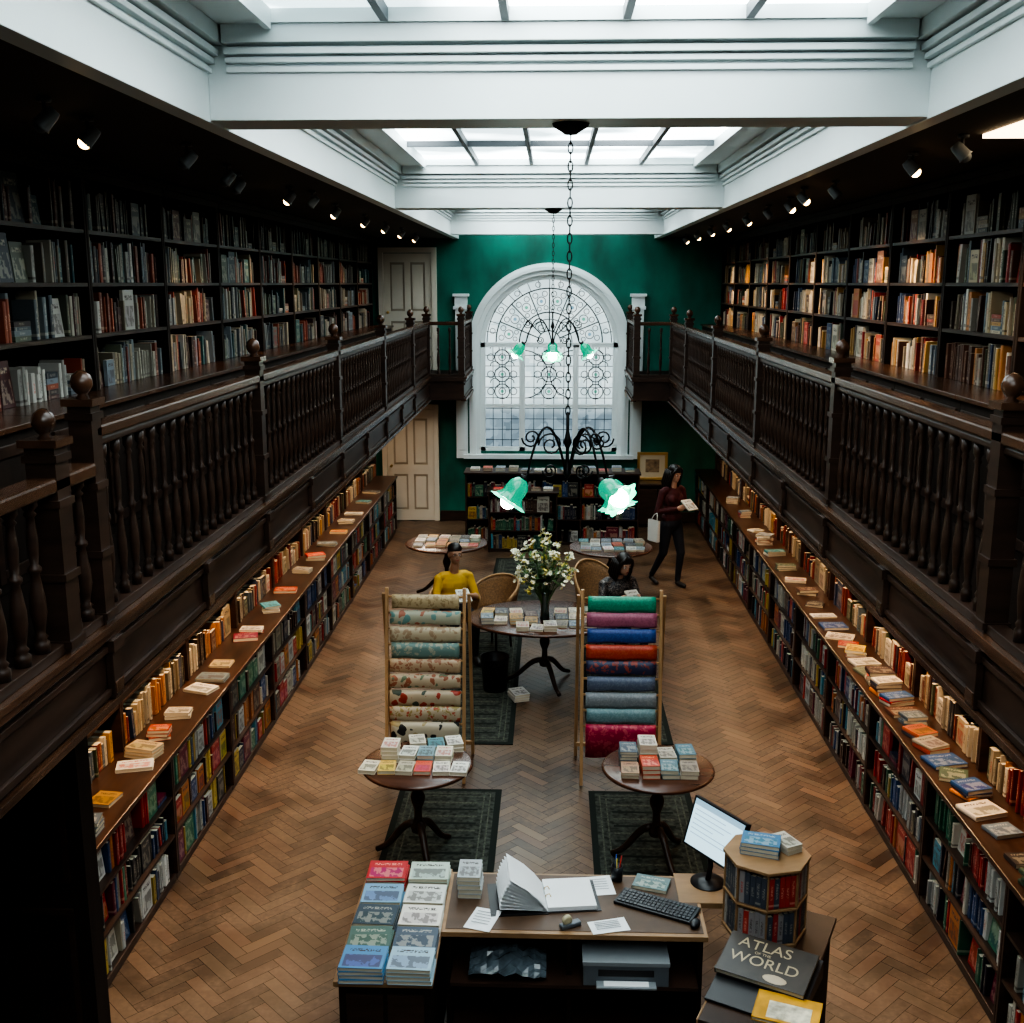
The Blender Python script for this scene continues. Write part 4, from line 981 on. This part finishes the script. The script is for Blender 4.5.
# ---------------------------------------------------------------- chairs & people
WICK=M('woven_cane',(.26,.14,.065),.6,noise=.35,scale=(60,60,60),bump=.6)
def chair(x,y,rz,lab,tall=.26):
    th=thing('armchair',lab,'chair',(x,y,.012),rz)
    MB().lathe([(0,.40),(.21,.40),(.225,.415),(.225,.43),(.2,.445),(0,.445)],WICK,28).obj('seat',parent=th)
    b=MB(); n=25; m=7; vs=[];fs=[]
    for i in range(n):
        a=math.radians(-20+220*i/(n-1)); top=.62+tall*math.sin(max(0,min(pi,(a-math.radians(-20))/math.radians(220)*pi)))**.8
        for j in range(m):
            t=j/(m-1); r=.225+.06*t; vs.append((r*math.cos(a),r*math.sin(a),.42+(top-.42)*t))
    for i in range(n-1):
        for j in range(m-1): q=i*m+j; fs.append((q,q+1,q+m+1,q+m))
    b.add(vs,fs,WICK,True); o=b.obj('backrest',parent=th); so=o.modifiers.new('s','SOLIDIFY'); so.thickness=.018
    MB().tube([vs[i*m+m-1] for i in range(n)],.014,BEECH,8).obj('top_rail',parent=th)
    for k in range(4):
        a=pi/4+pi/2*k; ca,sa=math.cos(a),math.sin(a)
        MB().tube([(.17*ca,.17*sa,.41),(.20*ca,.20*sa,0)],[.018,.013],DARK,8).obj('leg',parent=th)
SKIN=M('skin',(.45,.25,.17),.55); SKIND=M('skin_tan',(.40,.22,.14),.55)
HAIR=M('dark_hair',(.012,.008,.006),.45,noise=.4,scale=(60,60,10)); SHOE=M('dark_shoes',(.02,.018,.018),.5)
def capsule(mb,p,q,r1,r2,mat,seg=12):
    p=Vector(p);q=Vector(q);d=q-p;L=d.length
    X=Matrix.Translation(p)@d.to_track_quat('Z','Y').to_matrix().to_4x4()
    prof=[(max(.0005,r1*math.sin(t)),-r1*math.cos(t)) for t in (0,.4,.8,1.2)]+[(r1,0),(r2,L)]+[(max(.0005,r2*math.cos(t)),L+r2*math.sin(t)) for t in (.4,.8,1.2,1.57)]
    mb.lathe(prof,mat,seg,X=X)
def hand(segs,w,tip,side,k='skin'):
    w=Vector(w); d=(Vector(tip)-w).normalized(); s=Vector(side).normalized(); n=d.cross(s)
    segs.append((w,w+d*.03,.024,.028,k)); 
    for i,L in enumerate((.062,.072,.068,.052)):
        o=(i-1.5)*.019; a=w+d*.02+s*o*.7; b=w+d*.08+s*o; c=b+d*L*.45-n*.012; e=c+d*L*.3-n*.03
        segs.append((a,b,.014,.011,k)); segs.append((b,c,.0095,.009,k)); segs.append((c,e,.0088,.0075,k))
    a=w+d*.02-s*.02; b=a+d*.035-s*.022-n*.01; c=b+d*.028-s*.004-n*.014
    segs.append((a,b,.013,.0105,k)); segs.append((b,c,.0105,.0085,k))
def person(name,lab,loc,rz,segs,ells,mats,head,tilt,hairfn,skin,voxel=.0075):
    keys=list(mats)
    mb=MB()
    for p,q,r1,r2,k in segs: capsule(mb,p,q,r1,r2,mats[k])
    for c,r,k in ells: mb.ell(c,r,mats[k])
    H=Matrix.Translation(head)@tilt
    hd=MB()
    for c,r in (((0,.01,.03),(.075,.092,.092)),((0,-.012,-.035),(.055,.07,.07)),((0,-.055,-.075),(.026,.026,.022)),((0,-.088,-.012),(.011,.016,.02)),((0,-.08,.012),(.008,.012,.024)),((.074,.012,-.005),(.010,.018,.028)),((-.074,.012,-.005),(.010,.018,.028)),((.0,-.074,-.048),(.022,.011,.007)),((.028,-.070,.028),(.022,.012,.007)),((-.028,-.070,.028),(.022,.012,.007))):
        hd.ell(c,r,mats[skin],X=H)
    o=len(mb.v); mb.v+=hd.v; k=mb.mi(mats[skin])
    for f in hd.f: mb.f.append(tuple(i+o for i in f)); mb.m.append(k); mb.sm.append(True)
    tmp=mb.obj('tmp'); rm=tmp.modifiers.new('r','REMESH'); rm.mode='VOXEL'; rm.voxel_size=voxel; sm=tmp.modifiers.new('s','SMOOTH'); sm.iterations=3; sm.factor=.5
    bpy.context.view_layer.update()
    me=bpy.data.meshes.new_from_object(tmp.evaluated_get(bpy.context.evaluated_depsgraph_get())); bpy.data.objects.remove(tmp)
    nF=len(me.polygons); C=np.zeros(nF*3); me.polygons.foreach_get('center',C); C=C.reshape(-1,3)
    best=np.full(nF,1e9); idx=np.zeros(nF,int)
    for p,q,r1,r2,kk in segs:
        p=np.array(p);q=np.array(q);d=q-p; t=np.clip(((C-p)@d)/max(1e-9,d@d),0,1); D=np.linalg.norm(C-p-t[:,None]*d,axis=1)-(r1+(r2-r1)*t)
        w=D<best; best[w]=D[w]; idx[w]=keys.index(kk)
    for c,r,kk in ells:
        r=np.array(r); q=(C-np.array(c))/r; l=np.linalg.norm(q,axis=1); D=(l-1)*r.min(); w=D<best; best[w]=D[w]; idx[w]=keys.index(kk)
    hc=np.array(head); D=np.linalg.norm(C-hc,axis=1)-.098; w=D<best; idx[w]=keys.index(skin)
    me.materials.clear()
    for k in keys: me.materials.append(mats[k])
    me.polygons.foreach_set('material_index',idx.astype(np.int32)); me.polygons.foreach_set('use_smooth',[True]*nF); me.update()
    ob=link(name,me,loc=loc,rot=(0,0,rz),label=lab,category='person')
    e=MB(); EW=M('eye_white',(.7,.7,.68),.3); ED=M('eye_dark',(.02,.012,.01),.2)
    for s in (-1,1):
        e.ell((s*.029,-.070,.008),(.013,.010,.008),EW,X=H,su=10,sv=6); e.ell((s*.029,-.078,.008),(.006,.004,.006),ED,X=H,su=8,sv=5)
        e.ell((s*.029,-.083,.031),(.018,.004,.004),HAIR,X=H,su=8,sv=5)
    e.obj('eyes',parent=ob)
    MB().ell((0,-.083,-.047),(.021,.006,.006),M('lips',(.38,.10,.08),.5),X=H,su=10,sv=6).obj('mouth',parent=ob)
    hm=MB(); hairfn(hm,H); hm.obj('hair',parent=ob)
    return ob
def hair_short(m,H):
    m.ell((0,.018,.070),(.083,.096,.070),HAIR,X=H); m.ell((0,.045,.015),(.080,.070,.082),HAIR,X=H)
def hair_long(L=.3,back=.06):
    def f(m,H):
        m.ell((0,.018,.068),(.087,.100,.076),HAIR,X=H); m.ell((0,.052,-.02),(.092,.066,.125),HAIR,X=H)
        for s in (-1,1):
            m.tube([H@Vector((0,-.045,.128)),H@Vector((s*.055,-.060,.085)),H@Vector((s*.078,-.035,.02)),H@Vector((s*.084,-.02,-.08)),H@Vector((s*.075,-.02,-L+.06))],[.012,.020,.020,.018,.006],HAIR,7)
            for j in range(4):
                x=s*(.068+.006*j); y=.01+.028*j
                m.tube([H@Vector((x,y,.06)),H@Vector((x*1.2,y+.0,-.02)),H@Vector((x*1.25,y+.01,-.12)),H@Vector((x*1.15,y-.01,-L+.04)),H@Vector((x,y,-L))],[.018,.022,.023,.018,.006],HAIR,7)
    return f
segs=[((-.14,0,1.39),(.14,0,1.39),.055,.055,'top'),((0,0,1.38),(0,-.03,1.52),.055,.045,'skin'),
 ((.085,0,.90),(.10,-.10,.50),.092,.062,'pants'),((.10,-.10,.50),(.10,-.05,.10),.058,.040,'pants'),((.10,-.05,.05),(.10,-.19,.035),.038,.032,'shoe'),
 ((-.085,0,.90),(-.10,.04,.50),.092,.062,'pants'),((-.10,.04,.50),(-.11,.26,.14),.058,.038,'pants'),((-.11,.27,.09),(-.11,.15,.035),.036,.030,'shoe'),
 ((.18,.0,1.37),(.24,-.02,1.10),.052,.042,'top'),((.24,-.02,1.10),(.09,-.24,1.17),.042,.028,'top'),
 ((-.18,.0,1.37),(-.25,.02,1.10),.052,.042,'top'),((-.25,.02,1.10),(-.10,-.22,1.17),.042,.028,'top')]
hand(segs,(.09,-.24,1.17),(.04,-.33,1.22),(0,0,1)); hand(segs,(-.10,-.22,1.17),(-.05,-.32,1.21),(0,0,1))
ells=[((0,0,.93),(.165,.12,.13),'pants'),((0,0,1.10),(.135,.10,.16),'top'),((0,0,1.28),(.165,.115,.16),'top'),((.07,-.08,1.27),(.065,.055,.065),'top'),((-.07,-.08,1.27),(.065,.055,.065),'top'),((0,0,1.0),(.165,.12,.09),'top')]
TOP=M('maroon_knit',(.065,.010,.011),.8,noise=.3,scale=(20,20,20)); PANT=M('dark_denim',(.010,.011,.018),.8)
PX,PY,PR=1.68,15.1,rd(36)
person('person','person in maroon jumper and dark trousers walking while reading a book',(PX,PY,-.002),PR,segs,ells,dict(top=TOP,pants=PANT,shoe=SHOE,skin=SKIN),(0,-.045,1.61),Matrix.Rotation(.2,4,'X'),hair_long(.28),'skin')
RB=Matrix.Translation((PX,PY,0))@Matrix.Rotation(PR,4,'Z')
ob=link('open_book',UF,label='white open paperback held by the walking person',category='book',color=(.5,.48,.43)); ob.matrix_world=RB@Matrix.Translation((0,-.345,1.22))@Matrix.Rotation(.6,4,'X')@Matrix.Diagonal((.17,.2,.02,1))
def bag():
    th=thing('shopping_bag','white shopping bag hanging from the walking person\'s forearm','bag',RB@Vector((-.34,-.02,.70)),PR)
    WB_=M('white_bag_cloth',(.6,.6,.56),.7)
    b=MB(); b.add([(-.03,-.10,0),(.03,-.10,0),(.03,.10,0),(-.03,.10,0),(-.02,-.11,.30),(.02,-.11,.30),(.02,.11,.30),(-.02,.11,.30)],[(0,3,2,1),(0,1,5,4),(1,2,6,5),(2,3,7,6),(3,0,4,7)],WB_)
    b.obj('bag_body',parent=th,bevel=.01)
    MB().tube([(0,-.06,.29),(.03,-.03,.37),(.05,0,.39),(.03,.03,.37),(0,.06,.29)],.007,WB_,6).obj('handle',parent=th)
bag()
def seated(arm=.35,hz=.80,top='top'):
    segs=[((-.13,.02,.93),(.13,.02,.93),.06,.06,top),((0,.02,.93),(0,-.03,1.07),.055,.048,'skin'),
     ((.09,0,.54),(.12,-.40,.53),.088,.065,'pants'),((.12,-.40,.53),(.12,-.38,.12),.058,.042,'pants'),((.12,-.38,.055),(.12,-.52,.04),.038,.032,'shoe'),
     ((-.09,0,.54),(-.12,-.40,.53),.088,.065,'pants'),((-.12,-.40,.53),(-.14,-.36,.12),.058,.042,'pants'),((-.14,-.36,.055),(-.14,-.50,.04),.038,.032,'shoe'),
     ((.18,.02,.91),(.24,-.06,.68),.054,.044,top),((.24,-.06,.68),(.11,-.26,hz-.04),.040,.027,'skin' if arm else top),
     ((-.18,.02,.91),(-.24,-.06,.68),.054,.044,top),((-.24,-.06,.68),(-.11,-.26,hz-.04),.040,.027,'skin' if arm else top)]
    hand(segs,(.11,-.26,hz-.04),(.05,-.33,hz-.02),(0,0,1)); hand(segs,(-.11,-.26,hz-.04),(-.05,-.33,hz-.02),(0,0,1))
    ells=[((0,.0,.55),(.17,.14,.12),'pants'),((0,.02,.68),(.155,.115,.16),top),((0,.02,.84),(.175,.12,.15),top)]
    return segs,ells
YEL=M('yellow_shirt',(.52,.31,.03),.75,noise=.15,scale=(8,8,8))
s_,e_=seated()
person('person','person in a yellow shirt seated and looking down at a book',(-1.10,12.1,-.002),math.radians(22),s_,e_,dict(top=YEL,pants=PANT,shoe=SHOE,skin=SKIND),(0,-.04,1.19),Matrix.Rotation(.0,4,'X'),hair_short,'skin')
chair(-1.10,12.14,math.radians(22),'woven cane armchair holding the person in yellow',.12)
RB=Matrix.Translation((-1.10,12.1,0))@Matrix.Rotation(math.radians(22),4,'Z')
ob=link('open_book',UF,label='white paperback held by the seated person in yellow',category='book',color=(.5,.48,.4)); ob.matrix_world=RB@Matrix.Translation((0,-.35,.78))@Matrix.Rotation(.5,4,'X')@Matrix.Diagonal((.15,.2,.02,1))
s_,e_=seated(arm=0,hz=.85)
DK=pat('dark_patterned_blouse',(.02,.018,.02),(.22,.18,.16),55)
person('person','seated person with dark hair and patterned blouse bending over a book',(.76,11.95,-.002),math.radians(25),s_,e_,dict(top=DK,pants=PANT,shoe=SHOE,skin=SKIN),(0,-.12,1.14),Matrix.Rotation(.25,4,'X'),hair_long(.20),'skin')
chair(.56,12.20,math.radians(35),'woven cane armchair with a high rounded back beside the table',.42)
RB=Matrix.Translation((.76,11.95,0))@Matrix.Rotation(math.radians(25),4,'Z')
ob=link('open_book',UF,label='pale open book held by the seated person in dark blouse',category='book',color=(.5,.45,.38)); ob.matrix_world=RB@Matrix.Translation((0,-.35,.83))@Matrix.Rotation(.5,4,'X')@Matrix.Diagonal((.15,.2,.02,1))
chair(-.66,12.32,math.radians(-35),'empty woven cane armchair drawn up to the oval table',.2)
# ---------------------------------------------------------------- lights
def area(loc,rot,sx_,sy_,e,c):
    l=bpy.data.lights.new('shelf_and_fill_light','AREA'); l.shape='RECTANGLE'; l.size=sx_; l.size_y=sy_; l.energy=e; l.color=c
    o=bpy.data.objects.new('shelf_and_fill_light',l); COL.objects.link(o); o.location=loc; o.rotation_euler=rot
for s in (-1,1):
    for y,e in ((6.4,30),(8.6,38),(10.8,26),(13.4,34),(16.0,28)):
        area((s*2.42-.05,y,2.44),(0,s*-.78,0),.06,1.1,e,(1,.66,.38))
area((-2.3,18.6,2.5),(-.7,0,0),.5,.2,14,(1,.88,.74))  # added fill lamp to brighten the lower door, no fixture stands here
w=bpy.data.worlds.new('world'); scene.world=w; w.use_nodes=True
bg=w.node_tree.nodes['Background']; bg.inputs[0].default_value=(.55,.7,.8,1); bg.inputs[1].default_value=.3
